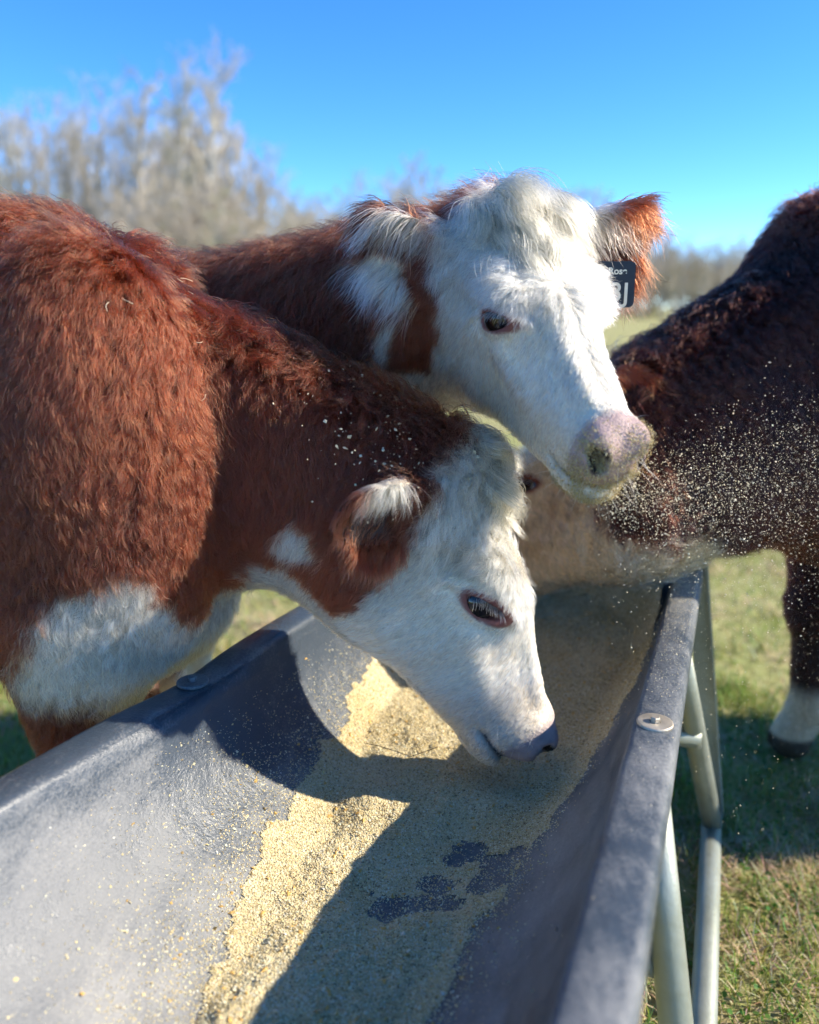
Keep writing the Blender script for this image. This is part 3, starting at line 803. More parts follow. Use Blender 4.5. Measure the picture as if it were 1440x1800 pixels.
def fur(C, name, count, density, params, seed, K=6, clump=0.010, parent=None):
    """density(P,N)->weight; params(P,N,q)->dict(len, flow(n,3), lift, curl, freq, rad, tight); writes one Curves object"""
    r = np.random.default_rng(seed)
    V, T, Nn = C.V, C.T, C.Nrm
    a, b, c = V[T[:, 0]], V[T[:, 1]], V[T[:, 2]]
    area = np.linalg.norm(np.cross(b - a, c - a), axis=1) / 2
    cen = (a + b + c) / 3; cn = norm(Nn[T[:, 0]] + Nn[T[:, 1]] + Nn[T[:, 2]])
    w = area * density(cen, cn); cs = np.cumsum(w); ti = np.searchsorted(cs, r.random(count) * cs[-1]); ti = np.minimum(ti, len(T) - 1)
    u, v = r.random(count), r.random(count); fl = u + v > 1; u[fl] = 1 - u[fl]; v[fl] = 1 - v[fl]; uu = 1 - u - v
    P = a[ti] * uu[:, None] + b[ti] * u[:, None] + c[ti] * v[:, None]
    Nr = norm(Nn[T[ti, 0]] * uu[:, None] + Nn[T[ti, 1]] * u[:, None] + Nn[T[ti, 2]] * v[:, None])
    q = ((P - C.org) @ C.Ri) / C.s
    pr = params(P, Nr, q)
    fl = pr['flow']; fl = fl - Nr * (fl * Nr).sum(1)[:, None]; fl = norm(fl)
    bi = np.cross(Nr, fl)
    # clumps: jittered cells
    cl = np.broadcast_to(np.asarray(pr.get('clump', clump), float), (count,)) * np.array([.55, .8, 1.15, 1.7])[np.clip((vnoise(P, 14, 33) * 2.2 + 2).astype(int), 0, 3)]
    base = P + 0.35 * cl[:, None] * vnoise3(P, 1 / 0.008, 71)
    lvl = cl[0]
    ce = np.floor(base / cl[:, None]).astype(np.int64)
    key = (ce[:, 0] * 73856093) ^ (ce[:, 1] * 19349663) ^ (ce[:, 2] * 83492791)
    _, inv = np.unique(key, return_inverse=True); nc = inv.max() + 1
    cc = np.stack([np.bincount(inv, P[:, i], nc) for i in range(3)], 1) / np.bincount(inv, minlength=nc)[:, None]; cc = cc[inv]
    rc = r.random((nc, 4))[inv]
    L = pr['len'] * r.uniform(.6, 1.2, count) * (.85 + .3 * rc[:, 0])
    lift = pr['lift'] * (.7 + .6 * rc[:, 1]); ang = (rc[:, 2] - .5) * pr.get('swirl', .8) + r.normal(0, .12, count)
    d = fl * np.cos(ang)[:, None] + bi * np.sin(ang)[:, None]; side = -fl * np.sin(ang)[:, None] + bi * np.cos(ang)[:, None]
    ph = rc[:, 3] * 2 * np.pi + r.normal(0, .35, count)
    curl = pr['curl'] * r.uniform(.7, 1.3, count); fr = pr['freq']
    tight = pr.get('tight', .6) * np.where(r.random(count) < .3, .25, 1.0) * r.uniform(.6, 1.1, count)
    grav = np.broadcast_to(np.asarray(pr.get('grav', 0.0), float), (count,))
    pts = np.zeros((count, K, 3)); pos = P - Nr * 0.0008
    for i in range(K):
        t = i / (K - 1)
        if i:
            la = lift * (1 - t * pr.get('bend', .75))
            step = d * np.cos(la)[:, None] + Nr * np.sin(la)[:, None]
            step[:, 2] -= grav * t
            pos = pos + norm(step) * (L / (K - 1))[:, None]
        wv = curl * L * min(1, t * 1.6)
        x = pos + side * (wv * np.sin(ph + fr * 2 * np.pi * t))[:, None] + Nr * (wv * .6 * (np.cos(ph + fr * 2 * np.pi * t) + .4))[:, None]
        x = x + (cc - P) * (tight * t ** 0.8)[:, None]
        pts[:, i] = x
    cv = pr.get('cvar', C.cvar)
    colr = coat_colors(C, P, True) * r.uniform(.65, 1.3, (count, 1)) * (cv + (2 - 2 * cv) * rc[:, 0:1])
    dirt = (r.random((count, 1)) < .10) * (colr[:, :1] > .35); colr = colr * np.where(dirt, np.array([.80, .66, .46]), 1.0)
    if 'color' in pr: colr = pr['color'](colr, P, q, r)
    colr = np.clip(colr, .004, .88)
    rad = pr['rad'] * r.uniform(.7, 1.25, count)
    tp = np.array([1.0, 1.0, .92, .8, .55, .18]) if K == 6 else np.interp(np.linspace(0, 1, K), [0, .5, .85, 1], [1, .95, .6, .15])
    return curves(name, pts, rad[:, None] * tp[None], colr, parent or C.root)

def curves(name, pts, rad, colr, parent, mat=None):
    n, K, _ = pts.shape
    cu = bpy.data.hair_curves.new(name); cu.add_curves([K] * n)
    if 'position' not in cu.attributes: cu.attributes.new('position', 'FLOAT_VECTOR', 'POINT')
    off = np.zeros(3)
    cu.attributes['position'].data.foreach_set('vector', np.ascontiguousarray(pts.reshape(-1, 3), np.float32).ravel())
    ra = cu.attributes.get('radius') or cu.attributes.new('radius', 'FLOAT', 'POINT')
    ra.data.foreach_set('value', np.ascontiguousarray(rad, np.float32).ravel())
    ca = cu.attributes.new('col', 'FLOAT_COLOR', 'CURVE')
    c4 = np.ones((n, 4), np.float32); c4[:, :3] = colr; ca.data.foreach_set('color', c4.ravel())
    cu.materials.append(mat or M_hair)
    o = bpy.data.objects.new(name, cu); col.objects.link(o)
    if parent is not None: keep_parent(o, parent)
    return o

CAM = np.array([0, 0, EYE])
def facing(P, Nn, lo=.12):
    vdir = norm(CAM - P); c = (Nn * vdir).sum(1)
    return lo + (1 - lo) * sstep(-.35, .0, c)
def inframe(P, margin=130):
    Pc = P - CAM; d = Pc[:, 1] * math.cos(PITCH) - Pc[:, 2] * math.sin(PITCH); up = Pc[:, 1] * math.sin(PITCH) + Pc[:, 2] * math.cos(PITCH)
    u = 720 + FPX * Pc[:, 0] / np.maximum(d, .05); v = 900 - FPX * up / np.maximum(d, .05)
    ok = (d > .1) & (u > -margin) & (u < 1440 + margin) & (v > -margin) & (v < 1800 + margin)
    return np.where(ok, 1.0, 0.10)

def muzzle_bare(q):
    """1 on the bare nose leather"""
    a = sstep(.456, .474, q[:, 1] - .10 * np.clip(-q[:, 2] - .105, -.06, .06)) * sstep(-.185, -.168, q[:, 2]) * sstep(.082, .062, np.abs(q[:, 0]))
    lip = sstep(.455, .475, q[:, 1]) * sstep(-.190, -.178, q[:, 2])
    return np.maximum(a, lip * .0)
def eye_bare(q):
    r = 0
    for sg in (1, -1):
        c, out, e1, e2 = eye_frame(sg); d = q - c
        qq = np.sqrt(((d @ e1) / np.where(d @ e1 > 0, .040, .0265)) ** 2 + ((d @ e2) / .0135) ** 2) / EYE_K[0]; r = np.maximum(r, sstep(1.75, 1.35, qq) * (np.abs(d @ out) < .04))
    return r
def ear_inside(C, q, P=None):
    """(inside mask, along) for both ears"""
    res = np.zeros(len(q)); al = np.zeros(len(q)); on = np.zeros(len(q)); fr = np.zeros(len(q))
    for e in C.ears:
        d = norm(e['dir']); o = norm(np.asarray(e['open']) - d * (np.asarray(e['open']) @ d)); b = np.cross(d, o)
        r = q - np.asarray(e['base']); a = (r @ d) / e['len']; bb = r @ b; c = r @ o
        c0 = e['cup'] * (bb / e['wid']) ** 2 * e['wid'] - 0.006 + e.get('curl', 0.0) * np.clip(a, 0, 1) ** 2
        ok = (a > .10) & (a < 1.08) & (np.abs(bb) < e['wid'] * 1.3) & (np.abs(c - c0) < .022) & (np.abs(q[:, 0]) > np.abs(e['base'][0]) - .004)
        on = np.where(ok, 1, on); al = np.where(ok, a, al); res = np.where(ok & (c > c0), 1, res); fr = np.where(ok, np.abs(bb) / e['wid'], fr)
    return on, res, al, fr

def ear_side(C, q):
    e = C.ears[0]; d = norm(e['dir']); o = norm(np.asarray(e['open']) - d * (np.asarray(e['open']) @ d)); b = np.cross(d, o)
    return ((q - np.asarray(e['base'])) @ b) / e['wid']

def eyes(C, lid=0.0):
    for sg in (1, -1):
        c, out, e1, e2 = eye_frame(sg)
        cc = C.org + C.s * (C.R @ (c - out * .0195)); R_ = .0300 * C.s * (.5 + .5 * C.eye)
        me = bpy.data.meshes.new('eye')
        import bmesh
        bm = bmesh.new(); bmesh.ops.create_uvsphere(bm, u_segments=28, v_segments=18, radius=R_); 
        for fc in bm.faces: fc.smooth = True
        bm.to_mesh(me); bm.free(); me.materials.append(M_eye)
        o = bpy.data.objects.new('eye', me); col.objects.link(o); o.location = Vector(cc)
        keep_parent(o, C.root)
        # lashes on the upper lid
        n = C.nlash; t = rng.uniform(-1, 1, n)
        base = c + np.outer(t * .0235 * C.eye, e1) + np.outer(.0092 * C.eye * np.sqrt(np.clip(1 - t * t, 0, 1)) + rng.uniform(0, .002, n), e2) + np.outer(np.full(n, .006), out)
        dr = norm(out[None] * 1.0 + np.outer(t * .35, e1) + np.outer(np.full(n, C.lash), e2) + rng.normal(0, .10, (n, 3)))
        L = rng.uniform(.012, .028, n)[:, None]
        pts = np.stack([base + dr * L * k - np.outer(np.full(n, .004 * k * k), e2) * 2.2 for k in (0, .35, .7, 1)], 1)
        W = C.org + C.s * (pts.reshape(-1, 3) @ C.R.T)
        curves('eyelashes', W.reshape(n, 4, 3), np.tile([.00034, .0003, .00022, .00007], (n, 1)), np.tile([.88, .86, .82], (n, 1)), o if False else C.root)

def eye_material():
    m, nt, out = newmat('cow_eye')
    b = N(nt, 'ShaderNodeBsdfPrincipled', Roughness=0.04); b.inputs['Base Color'].default_value = (.012, .007, .006, 1)
    b.inputs['Coat Weight'].default_value = 0.4; b.inputs['Coat Roughness'].default_value = 0.05
    nt.links.new(b.outputs[0], out.inputs[0]); return m
M_eye = eye_material()

def C_of(P, q): return CUR[0]
CUR = [None]
def default_tint(nose, rim_dirt=0.5):
    def tint(P, q, c, w, hair):
        if not hair:
            mb = muzzle_bare(q)[:, None]; n1 = (0.5 + .7 * fbm(P, 70, 3, 3))[:, None]
            c = c * (1 - mb) + (np.array(nose) * (.75 + .4 * n1)) * mb
            eb = eye_bare(q)[:, None]; c = c * (1 - eb) + np.array([.22, .075, .058]) * eb
            dn = np.zeros(len(q))
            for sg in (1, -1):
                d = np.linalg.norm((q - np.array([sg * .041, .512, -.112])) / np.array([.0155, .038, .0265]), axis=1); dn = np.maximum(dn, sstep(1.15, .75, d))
            c = c * (1 - dn[:, None]) + np.array([.022, .012, .011]) * dn[:, None]  # inside of the nostrils painted near black, standing in for their shade
            lp = (np.exp(-((q[:, 2] + .176 + .05 * np.clip(.50 - q[:, 1], 0, .1)) / .005) ** 2) * sstep(.40, .44, q[:, 1]))[:, None]; c = c * (1 - lp) + np.array([.10, .06, .05]) * lp  # mouth groove painted darker, shade of the crease in the colour
            on, ins, al, fr = ear_inside(C_of(P, q), q); k = (on * ins * sstep(.75, .45, fr) * sstep(1.0, .75, al))[:, None]; c = c * (1 - k) + np.array([.035, .020, .018]) * k  # hollow of the ear painted dark to imitate the shade inside
            ho = sstep(.075, .065, P[:, 2])[:, None]; c = c * (1 - ho) + np.array([.06, .05, .04]) * ho
        return c
    return tint

# ---- poses found from the picture: heads (rotation columns = right, nose, crown), bodies
def pose(C, R, s, org, base, az, size, h, slim=.93):
    C.R = np.array(R) * np.array([slim, 1, 1]); C.Ri = np.array(R) / np.array([slim, 1, 1]); C.s = s; C.org = np.array(org, float); C.base = np.array([base[0], base[1], 0.0]); C.size = size; C.h = h
    a = math.radians(az); C.F = np.array([math.sin(a), math.cos(a), 0]); C.S = np.array([math.cos(a), -math.sin(a), 0])
    C.lash = -.15; C.brown = 1.0; C.nlash = 36; C.eye = 1.0; C.sh = -.02

def neck_std(up1=.16, up2=.095, lo1=.22, lo2=.10):
    def neck(bp, hp):
        return [(bp(-.02, 0, 1.24), hp(0, -.01, -.085), up1, up2, .10), (bp(.08, 0, 1.02), hp(0, .05, -.20), lo1, lo2, .12)]
    return neck

# ---- cow with its muzzle in the feed
A1 = Cow(); pose(A1, [[-.0304, .468, .8832], [-.9995, -.0029, -.0329], [-.0128, -.8837, .4678]], 1.06, (.0867, 1.354, 1.0667), (-.60, 1.50), 79, 1.02, 0.0058)
A1.ears = [dict(base=(.112, .018, -.095), dir=(.55, -.36, -.66), open=(.80, .42, .30), len=.138, wid=.056, cup=.70, curl=.02),
           dict(base=(-.115, .035, -.085), dir=(-.8, -.25, -.30), open=(-.35, .8, .35), len=.17, wid=.05, cup=.5)]
def neck1(bp, hp):
    return [(bp(-.04, 0, 1.34), hp(0, -.005, -.07), .085, .08, .06), (bp(.02, 0, 1.22), hp(0, .01, -.10), .11, .095, .06), (bp(.07, 0, 1.10), hp(0, .03, -.15), .12, .10, .06), (bp(.10, 0, .99), hp(0, .05, -.20), .12, .10, .06), (bp(.14, 0, .90), hp(0, .03, -.235), .11, .075, .06)]
A1.neck = neck1
def white1(P, q, nz):
    yb = np.interp(-q[:, 2], [-.1, .03, .086, .182, .241, .27, .285, .30, .36], [-.02, -.005, .058, .108, .132, .12, .05, .02, .02])
    head = sstep(-.008, .008, q[:, 1] - yb + .014 * nz) * (np.linalg.norm(q - np.array([0, .25, -.14]), axis=1) < .45) * (q[:, 1] > -.07)
    on, ins, al, fr = ear_inside(A1, q)
    sb = ear_side(A1, q)
    e = on * (q[:, 0] > 0) * sstep(.62, .80, sb + .15 * nz) * sstep(.80, .60, al) * sstep(.08, .22, al) * np.where(ins > 0, 1, .6)
    head = head * (1 - on) + np.maximum(0, e)
    zt = np.interp(P[:, 0], [-.70, -.62, -.52, -.40, -.36, -.33, -.28, -.2], [.55, .76, .88, .92, .78, .69, .72, .60])
    br = sstep(-.012, .012, zt - P[:, 2] + .03 * nz) * sstep(.48, .55, P[:, 2]) * (P[:, 0] < -.18)
    qb = (P - A1.base); f_ = qb @ A1.F; s_ = np.abs(qb @ A1.S); br = br * (1 - sstep(.115, .085, np.sqrt((f_ + .02) ** 2 + (s_ - .185) ** 2)) * sstep(.74, .66, P[:, 2]))
    leg = sstep(.30, .24, P[:, 2])
    p1 = sstep(1.15, .8, np.linalg.norm((P - np.array([-.165, 1.26, .945])) / np.array([.032, .12, .034]), axis=1) + .7 * nz)
    st = sstep(1.15, .8, np.linalg.norm((P - np.array([-.30, 1.46, 1.385])) / np.array([.07, .05, .05]), axis=1) + .3 * nz)
    return np.clip(np.maximum.reduce([head, br, leg * .9, p1, st * .8]), 0, 1)
A1.white = white1; A1.sh = .06; A1.nlash = 64; A1.eye = 1.12; A1.lash = -.02
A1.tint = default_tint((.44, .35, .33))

# ---- cow with its head raised
A2 = Cow(); pose(A2, [[-.9451, .294, .143], [-.3236, -.7787, -.5376], [-.0467, -.5543, .831]], 0.965, (.1655, 1.461, 1.459), (-.63, 2.04), 92, 0.99, 0.0056, .88)
A2.ears = [dict(base=(.112, .015, -.075), dir=(.86, -.48, .02), open=(.50, .84, .16), len=.205, wid=.050, cup=.55),
           dict(base=(-.105, .02, -.070), dir=(-.91, .08, .30), open=(.30, .85, -.20), len=.225, wid=.064, cup=.45)]
def neck2(bp, hp):
    return [(bp(-.02, 0, 1.25), hp(0, -.005, -.115), .13, .080, .08), (bp(.10, 0, 1.05), hp(0, .03, -.22), .20, .11, .12), (bp(.03, 0, 1.12), hp(0, .0, -.16), .16, .11, .1)]
A2.neck = neck2
def white2(P, q, nz):
    yb = np.interp(-q[:, 2], [-.1, .03, .07, .10, .15, .20, .25, .29, .36], [-.02, .0, .055, .085, .105, .115, .10, .02, -.03])
    head = sstep(-.008, .008, q[:, 1] - yb + .014 * nz) * (np.linalg.norm(q - np.array([0, .25, -.14]), axis=1) < .46)
    on, ins, al, fr = ear_inside(A2, q)
    e = on * np.where(q[:, 0] > 0, sstep(.82, .66, al + .1 * nz) * np.maximum(sstep(-.40, -.62, ear_side(A2, q) + .2 * nz), .9 * ins * sstep(.55, .85, fr)) * sstep(.10, .2, al), .75 * sstep(.55, .25, al + .15 * nz))
    head = head * (1 - on) + e
    stp = (q[:, 0] > .05) * sstep(.012, .0, np.abs(q[:, 1] - (.030 + .10 * (-q[:, 2] - .2))) - .004 + .008 * nz) * sstep(-.16, -.18, q[:, 2]) * sstep(-.27, -.25, q[:, 2])
    leg = np.maximum(sstep(.46, .40, P[:, 2]), sstep(.80, .74, P[:, 2]) * (P[:, 0] > -.3))
    return np.clip(np.maximum.reduce([head, stp, leg * .9]), 0, 1)
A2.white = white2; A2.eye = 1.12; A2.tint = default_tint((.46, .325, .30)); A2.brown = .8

# ---- cow across the trough
A3 = Cow(); pose(A3, [[.5345, -.7653, -.3585], [.7718, .2692, .576], [-.3444, -.5846, .7346]], 1.22, (.500, 1.958, 1.073), (1.17, 2.03), 270, 1.13, 0.009)
A3.ears = [dict(base=(.115, .02, -.075), dir=(.85, -.2, .30), open=(.3, .9, -.1), len=.18, wid=.05, cup=.5),
           dict(base=(-.105, .01, -.065), dir=(-.25, -.72, .62), open=(-.75, -.2, -.55), len=.105, wid=.036, cup=.45)]
def neck3(bp, hp):
    return [(bp(-.12, 0, 1.43), bp(.18, 0, 1.35), .12, .135, .12), (bp(.18, 0, 1.35), hp(0, -.03, -.05), .135, .11, .12), (bp(-.02, 0, 1.30), hp(0, -.02, -.07), .16, .12, .14), (bp(.0, 0, 1.03), hp(0, .04, -.21), .25, .12, .12), (bp(.0, 0, 1.15), hp(0, .0, -.15), .22, .11, .1)]
A3.neck = neck3
def white3(P, q, nz):
    yb = np.interp(-q[:, 2], [-.1, .03, .12, .20, .25, .29, .36], [-.02, .0, .06, .10, .10, .02, -.06])
    head = sstep(-.01, .01, q[:, 1] - yb + .014 * nz) * (np.linalg.norm(q - np.array([0, .25, -.14]), axis=1) < .46)
    on, ins, al, fr = ear_inside(A3, q); head = head * (1 - on)
    br = sstep(-.02, .02, .78 + .06 * nz - P[:, 2] + .12 * sstep(1.2, 1.5, P[:, 0])) * sstep(.66, .72, P[:, 2]) * sstep(1.0, 1.15, P[:, 0]) * (P[:, 0] < 2.0)
    leg = sstep(.25, .17, P[:, 2])
    return np.clip(np.maximum.reduce([head, br, leg * .9]), 0, 1)
A3.white = white3; A3.brown = .30
t3 = default_tint((.45, .32, .30))
def tint3(P, q, c, w, hair):
    c = t3(P, q, c, w, hair); k = (w * .8)[:, None]
    c = c * (1 - k) + c * np.array([.72, .55, .37]) * k; on = ear_inside(A3, q)[0][:, None]
    return c * (1 - on) + BROWN_HI * 1.3 * on          # feed and mud worked into the white hair; ears painted bright as if sunlit
A3.tint = tint3

for C in (A1, A2, A3): build_cow(C); eyes(C)
A1.root['label'] = 'cow with feed crumbs on its brown neck, white muzzle down in the feed'; A1.root['category'] = 'cow'; A1.root['group'] = 'cattle at the feed trough'
A2.root['label'] = 'cow with raised white face looking at the camera, number tag in its ear'; A2.root['category'] = 'cow'; A2.root['group'] = 'cattle at the feed trough'
A3.root['label'] = 'dark brown cow standing across the trough, face hidden behind the others'; A3.root['category'] = 'cow'; A3.root['group'] = 'cattle at the feed trough'

# ------------------------------------------------------------------ coats
def local_flow(C, f): return f @ C.R.T
def face_zone(q):
    return sstep(-.05, .02, q[:, 1] + .25 * np.clip(-q[:, 2] - .12, 0, 1)) * (np.linalg.norm((q - np.array([0, .24, -.13])) / np.array([.26, .36, .28]), axis=1) < 1.15)
def face_flow(C, q):
    x = np.clip(q[:, 0] / .075, -1.2, 1.2); ax = np.abs(x); y = q[:, 1]
    up = sstep(.26, .17, y)                                     # above the whorl hair lies towards the poll
    f = np.stack([np.sign(x) * (.35 + .4 * up), .75 * (1 - up) * (1.1 - .8 * ax) - .55 * up * (1.15 - ax), -.95 * ax], 1)
    f = f + .28 * vnoise3(q, 13, 61)
    return local_flow(C, f)
def body_flow(C, P):
    f = -C.F[None] * .55 + np.array([0, 0, -1.0]) + .45 * vnoise3(P, 7, 51) + .35 * vnoise3(P, 22, 57)
    return f

def coats(C, n_body_, *a, **k):
    EYE_K[0] = C.eye; coats_(C, n_body_, *a, **k)
def coats_(C, n_body, n_face, n_lock, n_ear, thick=1.0, body_len=.050, face_len=.021, lock_len=.12, seed=0, curly=1.0):
    def ok(q): return (1 - muzzle_bare(q)) * (1 - eye_bare(q))
    def dens_body(P, Nn):
        q = ((P - C.org) @ C.Ri) / C.s; on = ear_inside(C, q)[0]
        low = np.where(P[:, 2] < .42, .35, 1.0) * (P[:, 2] > .09)
        return (1 - face_zone(q)) * (1 - on) * facing(P, Nn) * inframe(P) * low
    def par_body(P, Nn, q):
        up = np.clip(Nn[:, 2], 0, 1); n = len(P)
        L = body_len * (1 + .25 * fbm(P, 6, 91, 2)) * (1 - .35 * sstep(.75, .45, P[:, 2])) * np.where(P[:, 2] < .5, .45, 1) * (1 + .35 * sstep(.6, .95, up))
        return dict(len=L, flow=body_flow(C, P), lift=.28 + .50 * sstep(.35, .95, up) + .14 * fbm(P, 9, 97, 2), curl=.095 * curly * (1 + .7 * fbm(P, 4, 95, 2)), freq=1.25, rad=.00035 * thick, clump=C.clump, tight=.7, swirl=1.0, grav=.3, bend=.55)
    fur(C, 'coat', n_body, dens_body, par_body, seed + 1)
    def dens_face(P, Nn):
        q = ((P - C.org) @ C.Ri) / C.s; on = ear_inside(C, q)[0]
        return face_zone(q) * ok(q) * (1 - on) * facing(P, Nn, .2) * inframe(P) * (1 + .8 * sstep(.33, .42, q[:, 1]))
    def par_face(P, Nn, q):
        y = q[:, 1]; back = sstep(.20, .04, y); fore = sstep(.30, .20, y) * sstep(-.12, -.05, q[:, 2])
        L = face_len * (.45 + .55 * sstep(.47, .33, y)) * (1 + .8 * back + .9 * fore) * (1 - .62 * sstep(4.2, 2.4, np.sqrt(((np.abs(q[:, 0]) - EYE_L[0]) / .02) ** 2 + ((y - EYE_L[1]) / .02) ** 2 + ((q[:, 2] - EYE_L[2]) / .013) ** 2)))
        return dict(len=L, flow=face_flow(C, q), lift=.22 + .22 * back + .25 * fore, curl=.035 + .05 * back + .05 * fore + .12 * (curly - 1), freq=1.0, rad=.00025 * thick, clump=.0058 * (1 + 2.2 * (curly - 1)), tight=.72, swirl=.6 + 1.5 * (curly - 1), grav=.1, bend=.7, cvar=.62 if curly == 1 else .35)
    fur(C, 'face_hair', n_face, dens_face, par_face, seed + 2)
    def dens_lock(P, Nn):
        q = ((P - C.org) @ C.Ri) / C.s; on = ear_inside(C, q)[0]
        e = np.linalg.norm((q - np.array([0, .025, -.01])) / np.array([.062, .060, .070]), axis=1)
        return sstep(1.05, .75, e) * (1 - on)
    def par_lock(P, Nn, q):
        f = local_flow(C, np.stack([q[:, 0] * 2.2 + .25 * vnoise(P, 30, 3), np.ones(len(P)) * .9, np.zeros(len(P))], 1))
        return dict(len=lock_len * (1 + .25 * vnoise(P, 25, 8)), flow=f, lift=C.locklift, curl=C.lockcurl, freq=1.1, rad=.00042 * thick, clump=.019, tight=.95, swirl=1.3, grav=C.lockgrav, bend=1.05,
                    color=lambda c, P, q, r: np.tile(WHITE * np.array([.92, .86, .72]), (len(P), 1)) * r.uniform(.40, 1.08, (len(P), 1)))
    fur(C, 'forelock', n_lock, dens_lock, par_lock, seed + 3, K=9)
    def dens_ear(P, Nn):
        q = ((P - C.org) @ C.Ri) / C.s; on, ins, al, fr = ear_inside(C, q)
        return on * (1 - .85 * ins * sstep(.75, .45, fr) * sstep(1.0, .75, al) * C.earopen) * (1 + .5 * sstep(.5, .9, fr))
    def par_ear(P, Nn, q):
        on, ins, al, fr = ear_inside(C, q); n = len(P)
        d = np.zeros((n, 3))
        for e in C.ears:
            sel = (np.sign(e['base'][0]) == np.sign(q[:, 0])); d[sel] = norm(e['dir'])
        f = local_flow(C, d) * .55 + np.array([0, 0, -.75]) + .35 * vnoise3(P, 25, 81)
        edge = sstep(.45, .85, fr)
        L = .016 + ins * .016 + .022 * edge * C.earfringe + ins * edge * .020 * C.earfringe
        return dict(len=L, flow=f, lift=.45 + .25 * edge, curl=.05, freq=.8, rad=.00033 * thick, clump=.009, tight=.7, swirl=.7, grav=.55, bend=.7)
    fur(C, 'ear_hair', n_ear, dens_ear, par_ear, seed + 4)
    # whiskers on muzzle and chin
    r = np.random.default_rng(seed + 9); q = ((C.V - C.org) @ C.Ri) / C.s
    cand = np.where((q[:, 1] > .42) & (q[:, 2] < -.10) & (np.abs(q[:, 0]) < .09) & (q[:, 1] < .56))[0]
    k = r.choice(cand, 90); P = C.V[k]; Nn = C.Nrm[k]; L = r.uniform(.012, .038, 90)[:, None]
    d = norm(Nn + r.normal(0, .35, (90, 3))); pts = np.stack([P + d * L * t + np.array([0, 0, -1]) * L * .35 * t * t for t in (0, .35, .7, 1)], 1)
    curves('whiskers', pts, np.tile([.00026, .00022, .00016, .00006], (90, 1)), np.tile([.72, .68, .60], (90, 1)), C.root)

for C in (A1, A2, A3): C.clump = .0085; C.cvar = .60
A3.clump = .016
A1.locklift, A2.locklift, A3.locklift = 1.15, .95, 1.0
A1.lockcurl, A2.lockcurl, A3.lockcurl = .15, .06, .1
A1.lockgrav, A2.lockgrav, A3.lockgrav = .30, .75, .6
A1.earopen, A2.earopen, A3.earopen = 1.0, .7, .8
A1.earfringe, A2.earfringe, A3.earfringe = .30, 1.25, .3
coats(A1, 330000, 160000, 11000, 14000, seed=100, lock_len=.078)
coats(A2, 120000, 180000, 17000, 16000, seed=200, lock_len=.125)
coats(A3, 90000, 26000, 2500, 3500, thick=1.7, face_len=.034, seed=300, curly=1.6)

# ================================================================== SMALL THINGS
def at_px(u, v, d):
    xc, yc = (u - 720) / FPX, (900 - v) / FPX
    return CAM + d * np.array([xc, math.cos(PITCH) + yc * math.sin(PITCH), yc * math.cos(PITCH) - math.sin(PITCH)])
def px_of(P):
    Pc = P - CAM; d = Pc[:, 1] * math.cos(PITCH) - Pc[:, 2] * math.sin(PITCH); up = Pc[:, 1] * math.sin(PITCH) + Pc[:, 2] * math.cos(PITCH)
    return 720 + FPX * Pc[:, 0] / d, 900 - FPX * up / d, d

M_tag = simple('tag_navy', (0.012, 0.016, 0.030), 0.45)
M_tagtext = simple('tag_lettering', (0.80, 0.76, 0.64), 0.6)
M_orange = simple('orange_button', (0.62, 0.17, 0.04), 0.45)
def ear_tag(C, centre, w, h, yaw, lines):
    mb = MB(); rr = .009; pts = []
    for cx, cz, a0 in ((w / 2 - rr, h / 2 - rr, 0), (-w / 2 + rr, h / 2 - rr, 90), (-w / 2 + rr, -h / 2 + rr, 180), (w / 2 - rr, -h / 2 + rr, 270)):
        for k in range(6):
            a = math.radians(a0 + 18 * k); pts.append((cx + rr * math.cos(a), cz + rr * math.sin(a)))
    pts = np.array(pts); n = len(pts); c, s_ = math.cos(yaw), math.sin(yaw)
    def W(x, y, z): return np.stack([centre[0] + x * c - y * s_, centre[1] + x * s_ + y * c, centre[2] + z], -1)
    mb.add(np.concatenate([W(pts[:, 0], 0 * pts[:, 0] - .001, pts[:, 1]), W(pts[:, 0], 0 * pts[:, 0] + .001, pts[:, 1])]),
           [tuple(range(n)), tuple(range(2 * n - 1, n - 1, -1))] + [(i, i + n, (i + 1) % n + n, (i + 1) % n) for i in range(n)])
    t = mb.build('ear_tag', M_tag, C.root, False)
    for txt, size, x, z in lines:
        cu = bpy.data.curves.new('lettering', 'FONT'); cu.body = txt; cu.size = size; cu.extrude = .0003; cu.align_x = 'CENTER'; cu.align_y = 'CENTER'; cu.offset = .0004
        cu.materials.append(M_tagtext)
        tmp = bpy.data.objects.new('tmp', cu); me = bpy.data.meshes.new_from_object(tmp); bpy.data.objects.remove(tmp)
        o = bpy.data.objects.new('lettering', me); col.objects.link(o)
        p = W(np.array(x), np.array(-.0018), np.array(z)); o.rotation_euler = (math.pi / 2, 0, yaw)
        o.parent = t; o.location = Vector(p) - t.location - C.root.location
c2 = at_px(1078, 500, 1.36)
ear_tag(A2, c2, .070, .074, math.radians(-6), (('3J', .043, .0105, -.014), ('Rose', .015, .006, .021)))
